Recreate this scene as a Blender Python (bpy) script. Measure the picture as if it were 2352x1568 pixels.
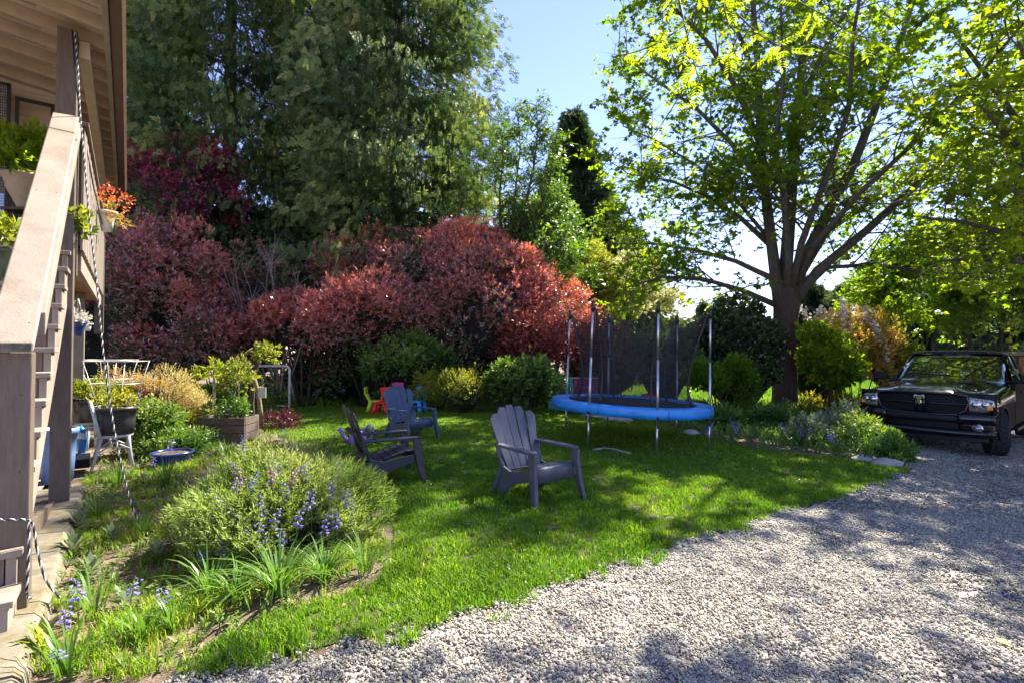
import bpy, bmesh, math, random
import numpy as np
from mathutils import Vector, Matrix
R = math.radians
rng = np.random.default_rng(11)
random.seed(11)
sc = bpy.context.scene
for _o in list(bpy.data.objects):
    bpy.data.objects.remove(_o)

# ---------------------------------------------------------------- camera, sky, sun, exposure
PITCH = R(1.2)
cam_d = bpy.data.cameras.new('camera'); cam = bpy.data.objects.new('camera', cam_d)
sc.collection.objects.link(cam); sc.camera = cam
cam.location = (0, 0, 1.6); cam.rotation_euler = (R(90) + PITCH, 0, 0)
cam_d.sensor_width = 36; cam_d.lens = 18; cam_d.clip_end = 1000; cam_d.clip_start = 0.05
SUN = Vector((0.70, 0.71, 0)).normalized() * math.cos(R(49)) + Vector((0, 0, math.sin(R(49))))
world = bpy.data.worlds.new('World'); sc.world = world; world.use_nodes = True
wn = world.node_tree.nodes; wl = world.node_tree.links
sky = wn.new('ShaderNodeTexSky'); sky.sky_type = 'NISHITA'; sky.sun_disc = False
sky.sun_elevation = R(47); sky.sun_rotation = math.atan2(SUN.x, SUN.y)
sky.air_density = 1.0; sky.dust_density = 0.0; sky.ozone_density = 4.0
tint_n = wn.new('ShaderNodeMix'); tint_n.data_type = 'RGBA'; tint_n.blend_type = 'MULTIPLY'; tint_n.inputs[0].default_value = 1; tint_n.inputs[7].default_value = (1.02, .825, 1.0, 1)
wl.new(sky.outputs[0], tint_n.inputs[6]); wl.new(tint_n.outputs[2], wn['Background'].inputs[0]); wn['Background'].inputs[1].default_value = 0.092
sun_d = bpy.data.lights.new('sun', 'SUN'); sun_d.energy = 5.0; sun_d.angle = R(0.53); sun_d.color = (1, 0.93, 0.80)
sun = bpy.data.objects.new('sun', sun_d); sc.collection.objects.link(sun)
sun.rotation_euler = SUN.to_track_quat('Z', 'Y').to_euler(); sun.location = (0, 0, 30)
sc.view_settings.view_transform = 'Standard'; sc.view_settings.look = 'None'
sc.view_settings.exposure = 2.08; sc.view_settings.gamma = 1; sc.view_settings.use_curve_mapping = False
sc.render.engine = 'CYCLES'
sc.cycles.max_bounces = 10; sc.cycles.diffuse_bounces = 6; sc.cycles.transparent_max_bounces = 12
sc.cycles.use_denoising = True

# ---------------------------------------------------------------- helpers
def gz(x, y=0):
    return -0.043 * min(max(x - 0.3, 0), 10.5)
def gza(x):
    return -0.043 * np.clip(x - 0.3, 0, 10.5)
def ray(px, py):
    x = (px - 1176) / 1176; y = (784 - py) / 1176
    return Vector((x, math.cos(PITCH) - y * math.sin(PITCH), math.sin(PITCH) + y * math.cos(PITCH)))
def P(px, py, Y):
    d = ray(px, py); return Vector((0, 0, 1.6)) + d * (Y / d.y)
def G(px, py, dz=0.0):
    d = ray(px, py); z = dz
    for _ in range(12):
        p = Vector((0, 0, 1.6)) + d * ((z - 1.6) / d.z); z = gz(p.x) + dz
    return p
def W(s, w, z=0.0):
    return Vector((-.6 * s + .8 * w, .8 * s + .6 * w, z))
U3 = Vector((-.6, .8, 0)); V3 = Vector((.8, .6, 0)); Z3 = Vector((0, 0, 1))
ROTH = math.atan2(.6, .8)      # local x -> v, local y -> u

def link(o, parent=None):
    sc.collection.objects.link(o)
    if parent is not None: o.parent = parent
    return o
def thing(name, label, cat, loc=(0, 0, 0), rz=0.0, group=None, rot=None):
    o = bpy.data.objects.new(name, None); o.empty_display_size = 0.1
    o.location = loc; o.rotation_euler = rot if rot else (0, 0, rz); link(o)
    o['label'] = label; o['category'] = cat
    if group: o['group'] = group
    return o
def tag(o, label=None, cat=None, group=None, kind=None):
    if label: o['label'] = label
    if cat: o['category'] = cat
    if group: o['group'] = group
    if kind: o['kind'] = kind
    return o
def world_inv(parent):
    m = Matrix.Identity(4)
    ch = []
    p = parent
    while p is not None:
        ch.append(p); p = p.parent
    for q in reversed(ch): m = m @ q.matrix_basis
    return m.inverted()

class MB:
    """collects faces of one mesh"""
    def __init__(s): s.V = []; s.F = []; s.S = []
    def add(s, vs, fs, smooth=False):
        o = len(s.V); s.V += [tuple(v) for v in vs]; s.F += [tuple(i + o for i in f) for f in fs]; s.S += [smooth] * len(fs); return s
    def box(s, c, sz, rz=0.0, M=None):
        m = M if M is not None else Matrix.Rotation(rz, 3, 'Z'); c = Vector(c); h = Vector(sz) / 2
        vs = [c + m @ Vector((h.x * a, h.y * b, h.z * d)) for d in (-1, 1) for b in (-1, 1) for a in (-1, 1)]
        return s.add(vs, [(0, 2, 3, 1), (4, 5, 7, 6), (0, 1, 5, 4), (2, 6, 7, 3), (0, 4, 6, 2), (1, 3, 7, 5)])
    def bar(s, a, b, w, h, up=(0, 0, 1)):
        a = Vector(a); b = Vector(b); d = (b - a); L = d.length; d.normalize(); up = Vector(up)
        x = d.cross(up)
        if x.length < 1e-4: x = d.cross(Vector((1, 0, 0)))
        x.normalize(); u = x.cross(d)
        m = Matrix((x, d, u)).transposed()
        return s.box((a + b) / 2, (w, L, h), M=m)
    def tube(s, pts, r, n=8, cap=True, smooth=True):
        pts = [Vector(p) for p in pts]; k = len(pts)
        rr = r if isinstance(r, (list, tuple)) else [r] * k
        vs = []; fs = []
        d0 = (pts[1] - pts[0]).normalized(); ref = Vector((0, 0, 1)) if abs(d0.z) < .9 else Vector((1, 0, 0))
        x = d0.cross(ref).normalized()
        for i, p in enumerate(pts):
            d = (pts[min(i + 1, k - 1)] - pts[max(i - 1, 0)]).normalized()
            x = (x - d * x.dot(d)); x = x.normalized() if x.length > 1e-5 else d.orthogonal().normalized()
            y = d.cross(x)
            for j in range(n):
                a = 2 * math.pi * j / n; vs.append(p + (x * math.cos(a) + y * math.sin(a)) * rr[i])
        for i in range(k - 1):
            for j in range(n):
                j2 = (j + 1) % n; fs.append((i * n + j, i * n + j2, (i + 1) * n + j2, (i + 1) * n + j))
        s.add(vs, fs, smooth)
        if cap and n > 3:
            o = len(s.V) - len(vs)
            s.F.append(tuple(o + j for j in reversed(range(n)))); s.F.append(tuple(o + (k - 1) * n + j for j in range(n))); s.S += [False, False]
        return s
    def lathe(s, prof, c, n=24, smooth=True, M=None):
        c = Vector(c); vs = []; fs = []; k = len(prof)
        for (r, z) in prof:
            for j in range(n):
                a = 2 * math.pi * j / n; v = Vector((r * math.cos(a), r * math.sin(a), z))
                vs.append(c + (M @ v if M is not None else v))
        for i in range(k - 1):
            for j in range(n):
                j2 = (j + 1) % n; fs.append((i * n + j, i * n + j2, (i + 1) * n + j2, (i + 1) * n + j))
        return s.add(vs, fs, smooth)
    def prism(s, poly, o, ex, ey, ez, t):
        """poly (a,b) in plane ex,ey from o, thickness t along ez"""
        o = Vector(o); ex = Vector(ex); ey = Vector(ey); ez = Vector(ez); n = len(poly)
        vs = [o + ex * a + ey * b for a, b in poly] + [o + ex * a + ey * b + ez * t for a, b in poly]
        fs = [tuple(reversed(range(n))), tuple(range(n, 2 * n))] + [(i, (i + 1) % n, n + (i + 1) % n, n + i) for i in range(n)]
        return s.add(vs, fs)
    def grid(s, rows, smooth=True, close=False):
        k = len(rows[0]); vs = [v for r in rows for v in r]; fs = []
        for i in range(len(rows) - 1):
            for j in range(k if close else k - 1):
                j2 = (j + 1) % k; fs.append((i * k + j, i * k + j2, (i + 1) * k + j2, (i + 1) * k + j))
        return s.add(vs, fs, smooth)
    def blob(s, c, r, seed=0, sub=2, rough=.15):
        bm = bmesh.new(); bmesh.ops.create_icosphere(bm, subdivisions=sub, radius=1)
        rs = random.Random(seed); ph = [rs.uniform(0, 6) for _ in range(6)]
        c = Vector(c); r = Vector(r) if hasattr(r, '__len__') else Vector((r, r, r))
        vs = []
        for v in bm.verts:
            p = v.co; f = 1 + rough * (math.sin(3 * p.x + ph[0]) + math.sin(4 * p.y + ph[1]) * math.cos(3 * p.z + ph[2]) + .5 * math.sin(7 * p.z + ph[3]))
            vs.append(c + Vector((p.x * r.x, p.y * r.y, p.z * r.z)) * f)
        fs = [tuple(v.index for v in f.verts) for f in bm.faces]; bm.free()
        return s.add(vs, fs, True)
    def build(s, name, mat, parent=None, bevel=0, world=True, seg=2, solid=0):
        me = bpy.data.meshes.new(name)
        V = s.V
        if world and parent is not None:
            m = world_inv(parent); V = [tuple(m @ Vector(v)) for v in V]
        me.from_pydata(V, [], s.F); me.polygons.foreach_set('use_smooth', s.S); me.materials.append(mat); me.update()
        o = bpy.data.objects.new(name, me); link(o, parent)
        if solid:
            sm = o.modifiers.new('s', 'SOLIDIFY'); sm.thickness = solid; sm.offset = 0
        if bevel:
            b = o.modifiers.new('b', 'BEVEL'); b.width = bevel; b.segments = seg; b.limit_method = 'ANGLE'; b.angle_limit = R(35); b.harden_normals = False
        return o

def npmesh(name, V, F, mat, tint=None, parent=None, smooth=False):
    """V (n,3), F (m,k) numpy"""
    if parent is not None:
        m = np.array(world_inv(parent)); V = V @ m[:3, :3].T + m[:3, 3]
    me = bpy.data.meshes.new(name); n, (m_, k) = len(V), F.shape
    me.vertices.add(n); me.vertices.foreach_set('co', V.astype(np.float32).ravel())
    me.loops.add(m_ * k); me.loops.foreach_set('vertex_index', F.astype(np.int32).ravel())
    me.polygons.add(m_); me.polygons.foreach_set('loop_start', np.arange(0, m_ * k, k, dtype=np.int32))
    me.polygons.foreach_set('loop_total', np.full(m_, k, dtype=np.int32))
    if smooth: me.polygons.foreach_set('use_smooth', np.ones(m_, dtype=bool))
    me.update(calc_edges=True)
    if tint is not None:
        a = me.attributes.new('tint', 'FLOAT', 'POINT'); a.data.foreach_set('value', np.clip(tint, 0, 1).astype(np.float32))
    me.materials.append(mat); o = bpy.data.objects.new(name, me); return link(o, parent)

def unit(a): return a / np.maximum(np.linalg.norm(a, axis=-1, keepdims=True), 1e-9)
def runit(n): return unit(rng.normal(size=(n, 3)))
def noise3(p, sc_=1.0, seed=0):
    """cheap smooth noise -1..1"""
    r = np.random.default_rng(seed); o = np.zeros(len(p))
    for k in range(5):
        d = r.normal(size=3); d /= np.linalg.norm(d); o += np.sin((p @ d) * sc_ * (1 + .55 * k) + r.uniform(0, 6.28))
    return o / 3.0

def leafmesh(Pb, D, N, L, Wd, tint, lobes=1, fold=.12):
    """kite shaped leaves; Pb base, D axis, N normal"""
    n = len(Pb); D = unit(D); S = unit(np.cross(D, N)); N = np.cross(S, D)
    L = np.broadcast_to(np.asarray(L, float), (n,))[:, None]; Wd = np.broadcast_to(np.asarray(Wd, float), (n,))[:, None]
    VV = []; TT = []
    spec = {1: [(0, 1)], 3: [(0, 1), (.9, .8), (-.9, .8)], 5: [(0, 1), (.75, .9), (-.75, .9), (1.6, .5), (-1.6, .5)]}[lobes]
    for a, f in spec:
        d = D * math.cos(a) + S * math.sin(a); s_ = np.cross(d, N) * (Wd / 2) * (1 if lobes == 1 else .55)
        mid = Pb + d * L * f * .48 - N * Wd * fold
        tip = Pb + d * L * f + (-N * L * .08)
        VV.append(np.stack([Pb, mid + s_ + N * Wd * fold * 2, tip, mid - s_ + N * Wd * fold * 2], 1).reshape(-1, 3)); TT.append(np.repeat(tint, 4))
    V = np.concatenate(VV); m = len(V) // 4
    return V, np.arange(m * 4).reshape(m, 4), np.concatenate(TT)

def shoots(Pc, A, k, ln, L, Wd, spread, tint, tj=.12, lobes=1, droop=0.0, flat=0.0):
    """every shoot i at Pc with axis A carries k leaves"""
    n = len(Pc); A = unit(A); i = np.repeat(np.arange(n), k); t = np.tile(np.linspace(0, 1, k), n)
    q = runit(n * k); perp = unit(q - A[i] * np.sum(q * A[i], 1, keepdims=True))
    if flat: perp[:, 2] *= (1 - flat); perp = unit(perp)
    sp = spread * (1.15 - .7 * t) * rng.uniform(.8, 1.2, n * k)
    D = A[i] * np.cos(sp)[:, None] + perp * np.sin(sp)[:, None]; D[:, 2] -= droop
    base = Pc[i] + A[i] * (t * ln * rng.uniform(.8, 1.2, n * k))[:, None]
    N = unit(A[i] + .5 * runit(n * k)); ll = L * rng.uniform(.7, 1.25, n * k)
    return leafmesh(base, D, N, ll, ll * Wd, tint[i] + rng.normal(0, tj, n * k), lobes)

def cat_m(parts):
    V = []; F = []; T = []; o = 0
    for v, f, t in parts: V.append(v); F.append(f + o); T.append(t); o += len(v)
    return np.concatenate(V), np.concatenate(F), np.concatenate(T)

# ---------------------------------------------------------------- materials
def nt(name):
    m = bpy.data.materials.new(name); m.use_nodes = True; n = m.node_tree.nodes; return m, n, m.node_tree.links, n['Principled BSDF']
def pbr(name, col, rough=.6, metal=0, col2=None, ns=6, bump=0, bs=40, coat=0, spec=.5, stretch=(1, 1, 1), alpha=None, ior=None):
    m, n, l, b = nt(name)
    b.inputs['Base Color'].default_value = (*col, 1); b.inputs['Roughness'].default_value = rough; b.inputs['Metallic'].default_value = metal
    b.inputs['Specular IOR Level'].default_value = spec
    if coat: b.inputs['Coat Weight'].default_value = coat; b.inputs['Coat Roughness'].default_value = .03
    if ior: b.inputs['IOR'].default_value = ior
    tc = n.new('ShaderNodeTexCoord'); mp = n.new('ShaderNodeMapping'); mp.inputs['Scale'].default_value = stretch
    l.new(tc.outputs['Object'], mp.inputs['Vector'])
    if col2 is not None:
        t = n.new('ShaderNodeTexNoise'); t.inputs['Scale'].default_value = ns; t.inputs['Detail'].default_value = 6; t.inputs['Roughness'].default_value = .65
        l.new(mp.outputs[0], t.inputs['Vector'])
        r = n.new('ShaderNodeValToRGB'); r.color_ramp.elements[0].position = .35; r.color_ramp.elements[1].position = .65
        r.color_ramp.elements[0].color = (*col, 1); r.color_ramp.elements[1].color = (*col2, 1)
        l.new(t.outputs['Fac'], r.inputs[0]); l.new(r.outputs[0], b.inputs['Base Color'])
    if bump:
        t2 = n.new('ShaderNodeTexNoise'); t2.inputs['Scale'].default_value = bs; t2.inputs['Detail'].default_value = 5
        l.new(mp.outputs[0], t2.inputs['Vector'])
        bp = n.new('ShaderNodeBump'); bp.inputs['Strength'].default_value = bump; bp.inputs['Distance'].default_value = .02
        l.new(t2.outputs['Fac'], bp.inputs['Height']); l.new(bp.outputs[0], b.inputs['Normal'])
    return m
def leafmat(name, ramp, trans=.4, rough=.45, spec=.5, tcol=(1.9, 1.7, .5)):
    m, n, l, b = nt(name)
    a = n.new('ShaderNodeAttribute'); a.attribute_name = 'tint'
    r = n.new('ShaderNodeValToRGB'); e = r.color_ramp.elements
    e[0].position = ramp[0][0]; e[0].color = (*ramp[0][1], 1); e[1].position = ramp[-1][0]; e[1].color = (*ramp[-1][1], 1)
    for p_, c in ramp[1:-1]:
        q = e.new(p_); q.color = (*c, 1)
    a2 = n.new('ShaderNodeAttribute'); a2.attribute_type = 'INSTANCER'; a2.attribute_name = 'ptint'; ad = n.new('ShaderNodeMath'); ad.operation = 'ADD'; l.new(a.outputs['Fac'], ad.inputs[0]); l.new(a2.outputs['Fac'], ad.inputs[1]); l.new(ad.outputs[0], r.inputs[0]); l.new(r.outputs[0], b.inputs['Base Color'])
    b.inputs['Roughness'].default_value = rough; b.inputs['Specular IOR Level'].default_value = spec
    mx = n.new('ShaderNodeMix'); mx.data_type = 'RGBA'; mx.blend_type = 'MULTIPLY'; mx.inputs[0].default_value = 1
    mx.inputs[7].default_value = (*tcol, 1); l.new(r.outputs[0], mx.inputs[6])
    t = n.new('ShaderNodeBsdfTranslucent'); l.new(mx.outputs[2], t.inputs[0])
    ms = n.new('ShaderNodeMixShader'); ms.inputs[0].default_value = trans
    l.new(b.outputs[0], ms.inputs[1]); l.new(t.outputs[0], ms.inputs[2]); l.new(ms.outputs[0], n['Material Output'].inputs[0])
    return m

M = {}
M['post'] = pbr('grey_brown_paint', (.095, .068, .05), .6, col2=(.135, .10, .078), ns=5, bump=.25, bs=14, stretch=(6, 6, 1))
M['rail'] = pbr('weathered_beige_paint', (.205, .165, .13), .65, col2=(.28, .235, .19), ns=3, bump=.15, bs=60, stretch=(1, 1, 1))
M['end'] = pbr('mossy_endgrain', (.05, .055, .035), .9, col2=(.16, .13, .1), ns=16, bump=.6, bs=30)
M['tan'] = pbr('tan_soffit_wood', (.42, .33, .23), .7, col2=(.52, .42, .30), ns=3, bump=.15, bs=20)
M['tan2'] = pbr('tan_rafter_wood', (.34, .255, .175), .7, col2=(.44, .34, .24), ns=3, bump=.15, bs=20)
M['fascia'] = pbr('dark_brown_gutter', (.08, .04, .028), .45, col2=(.11, .06, .04), ns=5)
M['cedar'] = pbr('orange_deck_underside', (.28, .13, .06), .7, col2=(.40, .21, .10), ns=4, bump=.15, bs=20)
M['white'] = pbr('white_paint', (.75, .74, .72), .4, col2=(.66, .65, .62), ns=10)
M['black'] = pbr('black_metal', (.012, .012, .018), .45)
M['wire'] = pbr('pale_wire', (.5, .48, .44), .4, metal=.4)
M['concrete'] = pbr('mossy_concrete', (.20, .18, .15), .9, col2=(.12, .095, .045), ns=7, bump=.25, bs=120)
M['slab'] = pbr('grey_slab', (.22, .21, .19), .9, col2=(.33, .31, .28), ns=5, bump=.4, bs=50)
M['soil'] = pbr('garden_soil', (.085, .058, .038), .95, col2=(.20, .145, .095), ns=9, bump=.9, bs=60)
M['lawn'] = pbr('lawn_soil', (.04, .05, .014), .95, col2=(.10, .08, .04), ns=5, bump=.8, bs=70)
M['bark'] = pbr('ridged_brown_bark', (.035, .022, .016), .9, col2=(.085, .056, .042), ns=9, bump=1.0, bs=16, stretch=(3, 3, .5))
M['bark2'] = pbr('grey_green_bark', (.045, .04, .03), .9, col2=(.11, .10, .078), ns=8, bump=.8, bs=14, stretch=(2, 2, .7))
M['twig'] = pbr('dark_twig', (.04, .028, .02), .85, col2=(.09, .065, .045), ns=8)
M['stem'] = pbr('tan_stem', (.16, .11, .06), .85, col2=(.25, .18, .10), ns=8)
M['greenstem'] = pbr('green_stem', (.07, .13, .03), .6)
M['steel'] = pbr('galvanised_steel', (.55, .56, .58), .32, metal=.9, col2=(.42, .43, .45), ns=12)
M['pad'] = pbr('blue_vinyl', (.01, .22, .66), .35, col2=(.02, .29, .78), ns=4, bump=.5, bs=7)
M['chair'] = pbr('slate_resin', (.052, .060, .088), .48, col2=(.085, .092, .118), ns=4, bump=.08, bs=90)
M['chair2'] = pbr('charcoal_resin', (.028, .032, .045), .45, col2=(.036, .04, .055), ns=5, bump=.05, bs=90)
M['chair3'] = pbr('blue_slate_resin', (.040, .068, .125), .46, col2=(.065, .092, .15), ns=5, bump=.05, bs=90)
M['kred'] = pbr('red_plastic', (.75, .012, .012), .35); M['kyel'] = pbr('lime_yellow_plastic', (.50, .62, .03), .35)
M['kblue'] = pbr('sky_blue_plastic', (.02, .33, .72), .35); M['kpink'] = pbr('magenta_plastic', (.65, .04, .35), .35)
M['purple'] = pbr('lilac_plastic', (.24, .12, .50), .4); M['teal'] = pbr('teal_plastic', (.0, .25, .22), .4)
M['wine'] = pbr('plum_plastic', (.30, .02, .09), .45); M['orange'] = pbr('orange_plastic', (.75, .12, .01), .4)
M['potblack'] = pbr('black_pot_plastic', (.022, .022, .026), .4, col2=(.035, .034, .038), ns=4)
M['terra'] = pbr('terracotta', (.36, .12, .055), .8, col2=(.44, .18, .09), ns=8, bump=.2)
M['cream'] = pbr('cream_clay', (.50, .40, .27), .75, col2=(.42, .32, .2), ns=5, bump=.3)
M['bluepot'] = pbr('cobalt_glaze', (.02, .04, .20), .2, coat=.5); M['bluebin'] = pbr('blue_bin_plastic', (.10, .17, .36), .45)
M['greenpot'] = pbr('green_pot', (.04, .07, .035), .5); M['wood'] = pbr('dark_planter_wood', (.07, .05, .04), .85, col2=(.12, .09, .07), ns=9, bump=.4)
M['bag'] = pbr('blue_printed_bag', (.03, .22, .60), .35); M['bagw'] = pbr('white_bag_print', (.7, .75, .8), .4)
M['whitechair'] = pbr('dusty_white_resin', (.52, .53, .52), .45, col2=(.40, .41, .40), ns=7)
M['rock'] = pbr('grey_rock', (.26, .25, .24), .85, col2=(.40, .38, .36), ns=6, bump=.6, bs=20)
M['ropew'] = pbr('white_strand', (.55, .54, .52), .8); M['ropek'] = pbr('black_strand', (.015, .015, .02), .7)
M['paint'] = pbr('black_car_paint', (.0025, .003, .007), .1, coat=.2, spec=.4)
M['paintside'] = pbr('dusty_black_paint', (.016, .012, .010), .8, coat=0, spec=.1)
M['tyre'] = pbr('tyre_rubber', (.022, .022, .024), .8, bump=.6, bs=60)
M['trim'] = pbr('satin_black_trim', (.006, .006, .008), .5, spec=.25); M['matte'] = pbr('underbody_black', (.006, .006, .007), .8)
M['chrome'] = pbr('chrome', (.7, .7, .72), .08, metal=1.0); M['rim'] = pbr('dark_rim', (.05, .05, .055), .3, metal=.7)
M['glass'] = pbr('windscreen_glass', (.006, .010, .010), .02, spec=1.0, coat=1.0, ior=2.3)
M['lens'] = pbr('headlamp_lens', (.45, .45, .44), .08, metal=.6, coat=1, col2=(.12, .12, .12), ns=22)
M['amber'] = pbr('amber_lens', (.85, .25, .02), .15, coat=1)
M['housewhite'] = pbr('pale_siding', (.5, .49, .47), .7); M['roofgrey'] = pbr('grey_shingle', (.26, .26, .28), .85, col2=(.34, .34, .36), ns=20)
M['winglass'] = pbr('dark_window_glass', (.02, .03, .04), .05, coat=1)
M['core'] = pbr('inner_shade_dark', (.012, .014, .008), .95)  # near-black colour stands in for the shade inside shrubs

def netmat():
    m, n, l, b = nt('black_safety_net'); b.inputs['Base Color'].default_value = (.012, .012, .014, 1); b.inputs['Roughness'].default_value = .7
    t = n.new('ShaderNodeBsdfTransparent'); x = n.new('ShaderNodeMixShader')
    tc = n.new('ShaderNodeTexCoord'); no = n.new('ShaderNodeTexNoise'); no.inputs['Scale'].default_value = 3
    l.new(tc.outputs['Object'], no.inputs['Vector']); mr = n.new('ShaderNodeMapRange'); mr.inputs[3].default_value = .34; mr.inputs[4].default_value = .50
    l.new(no.outputs['Fac'], mr.inputs[0]); l.new(mr.outputs[0], x.inputs[0])
    l.new(t.outputs[0], x.inputs[1]); l.new(b.outputs[0], x.inputs[2]); l.new(x.outputs[0], n['Material Output'].inputs[0]); return m
M['net'] = netmat()
def gravelmat():
    m, n, l, b = nt('pale_crushed_gravel'); tc = n.new('ShaderNodeTexCoord')
    v = n.new('ShaderNodeTexVoronoi'); v.inputs['Scale'].default_value = 42; l.new(tc.outputs['Object'], v.inputs['Vector'])
    r = n.new('ShaderNodeValToRGB'); e = r.color_ramp.elements; e[0].color = (.12, .10, .09, 1); e[1].color = (.48, .43, .37, 1)
    q = e.new(.5); q.color = (.28, .24, .205, 1)
    sp = n.new('ShaderNodeSeparateColor'); l.new(v.outputs['Color'], sp.inputs[0]); l.new(sp.outputs[0], r.inputs[0])
    d = n.new('ShaderNodeTexNoise'); d.inputs['Scale'].default_value = .9; d.inputs['Detail'].default_value = 5; l.new(tc.outputs['Object'], d.inputs['Vector'])
    dr = n.new('ShaderNodeValToRGB'); dr.color_ramp.elements[0].position = .56; dr.color_ramp.elements[1].position = .72; l.new(d.outputs['Fac'], dr.inputs[0])
    mx = n.new('ShaderNodeMix'); mx.data_type = 'RGBA'; l.new(dr.outputs[0], mx.inputs[0]); l.new(r.outputs[0], mx.inputs[6]); mx.inputs[7].default_value = (.22, .17, .13, 1)
    l.new(mx.outputs[2], b.inputs['Base Color']); b.inputs['Roughness'].default_value = .9
    bp = n.new('ShaderNodeBump'); bp.inputs['Strength'].default_value = 1; bp.inputs['Distance'].default_value = .02; bp.invert = True
    l.new(v.outputs['Distance'], bp.inputs['Height']); l.new(bp.outputs[0], b.inputs['Normal']); return m
M['gravel'] = gravelmat()
def attrmat(name, ramp, rough=.8):
    m, n, l, b = nt(name); a = n.new('ShaderNodeAttribute'); a.attribute_name = 'tint'
    r = n.new('ShaderNodeValToRGB'); e = r.color_ramp.elements
    e[0].position = ramp[0][0]; e[0].color = (*ramp[0][1], 1); e[1].position = ramp[-1][0]; e[1].color = (*ramp[-1][1], 1)
    for p_, c in ramp[1:-1]: q = e.new(p_); q.color = (*c, 1)
    a2 = n.new('ShaderNodeAttribute'); a2.attribute_type = 'INSTANCER'; a2.attribute_name = 'ptint'; ad = n.new('ShaderNodeMath'); ad.operation = 'ADD'; l.new(a.outputs['Fac'], ad.inputs[0]); l.new(a2.outputs['Fac'], ad.inputs[1]); l.new(ad.outputs[0], r.inputs[0]); l.new(r.outputs[0], b.inputs['Base Color']); b.inputs['Roughness'].default_value = rough; return m
M['stones'] = attrmat('gravel_stones', [(0, (.065, .06, .05)), (.3, (.18, .168, .14)), (.6, (.32, .30, .25)), (.85, (.50, .47, .39)), (1, (.31, .22, .14))])
LM = {  # cedar, photinia, broad and ivy colours lifted to stand in for fill light
 'grass': leafmat('grass_blades', [(0, (.055, .15, .008)), (.5, (.15, .27, .012)), (.8, (.27, .35, .02)), (1, (.46, .42, .14))], .45, .5, .3, (1.5, 1.6, .6)),
 'weed': leafmat('weed_leaves', [(0, (.06, .12, .02)), (.5, (.13, .21, .04)), (1, (.30, .33, .12))], .4, .5, .3, (1.5, 1.5, .7)),
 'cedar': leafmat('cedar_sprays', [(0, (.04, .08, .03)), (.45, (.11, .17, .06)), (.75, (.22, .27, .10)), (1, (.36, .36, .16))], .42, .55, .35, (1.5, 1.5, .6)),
 'conifer': leafmat('dark_conifer_needles', [(0, (.035, .07, .035)), (1, (.10, .15, .075))], .3, .6, .3),
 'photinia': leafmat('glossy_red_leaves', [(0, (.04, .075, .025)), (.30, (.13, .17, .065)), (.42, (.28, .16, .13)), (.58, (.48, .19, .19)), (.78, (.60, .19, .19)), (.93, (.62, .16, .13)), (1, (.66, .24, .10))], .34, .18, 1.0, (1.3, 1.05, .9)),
 'jmaple': leafmat('scarlet_maple_leaves', [(0, (.12, .03, .025)), (.6, (.25, .05, .045)), (1, (.38, .11, .06))], .2, .4, .4, (1.5, .9, .5)),
 'plum': leafmat('purple_leaves', [(0, (.05, .02, .032)), (.6, (.15, .03, .05)), (1, (.34, .05, .07))], .3, .35, .6, (1.4, 1, .7)),
 'maple': leafmat('bright_maple_leaves', [(0, (.06, .14, .012)), (.5, (.14, .25, .015)), (1, (.28, .37, .025))], .58, .45, .4, (1.75, 1.6, .4)),
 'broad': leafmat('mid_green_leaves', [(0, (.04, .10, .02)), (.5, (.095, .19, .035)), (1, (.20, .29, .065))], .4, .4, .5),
 'lime': leafmat('yellow_green_leaves', [(0, (.10, .15, .015)), (.5, (.20, .25, .03)), (1, (.40, .36, .06))], .5, .5, .4, (1.6, 1.4, .5)),
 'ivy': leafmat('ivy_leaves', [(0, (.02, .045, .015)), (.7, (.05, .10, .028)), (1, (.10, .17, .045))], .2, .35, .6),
 'spirea': leafmat('spirea_leaves', [(0, (.36, .06, .04)), (.3, (.36, .17, .09)), (.6, (.40, .33, .13)), (1, (.50, .46, .22))], .4, .6, .3, (1.3, 1.2, .7)),
 'orange': leafmat('golden_orange_leaves', [(0, (.30, .24, .06)), (.6, (.52, .36, .09)), (1, (.60, .50, .18))], .45, .6, .3, (1.4, 1.2, .5)),
 'blossom': leafmat('white_blossom', [(0, (.55, .52, .45)), (1, (.85, .82, .78))], .35, .7, .2, (1, 1, 1)),
 'palebloom': leafmat('cream_blossom', [(0, (.30, .32, .10)), (.5, (.50, .50, .24)), (1, (.70, .66, .5))], .4, .7, .2, (1.1, 1.1, .8)),
 'lavender': leafmat('grey_green_leaves', [(0, (.09, .16, .035)), (.5, (.23, .32, .07)), (1, (.42, .47, .19))], .4, .55, .3, (1.4, 1.4, .7)),
 'strap': leafmat('strap_leaves', [(0, (.05, .12, .02)), (.6, (.11, .22, .03)), (1, (.24, .33, .08))], .4, .4, .5, (1.5, 1.5, .6)),
 'lamb': leafmat('woolly_leaves', [(0, (.14, .19, .09)), (1, (.32, .38, .24))], .3, .9, .1, (1.1, 1.2, .8)),
 'bell': leafmat('bluebell_petals', [(0, (.17, .14, .45)), (.7, (.30, .26, .66)), (1, (.46, .38, .80))], .3, .6, .3, (1.1, 1.1, 1.2)),
 'bellpink': leafmat('pink_petals', [(0, (.45, .16, .40)), (1, (.70, .38, .62))], .3, .6, .3, (1, 1, 1)),
 'litter': leafmat('dry_leaf_litter', [(0, (.10, .05, .03)), (.6, (.26, .15, .08)), (1, (.42, .30, .17))], .1, .8, .2, (1, 1, 1)),
 'petal': leafmat('hot_petals', [(0, (.55, .01, .16)), (.5, (.75, .16, .02)), (1, (.8, .5, .03))], .3, .5, .3, (1, 1, 1)),
 'yellow': leafmat('yellow_leaf', [(0, (.65, .42, .01)), (1, (.8, .6, .03))], .3, .5, .3, (1, 1, 1)),
}

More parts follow.
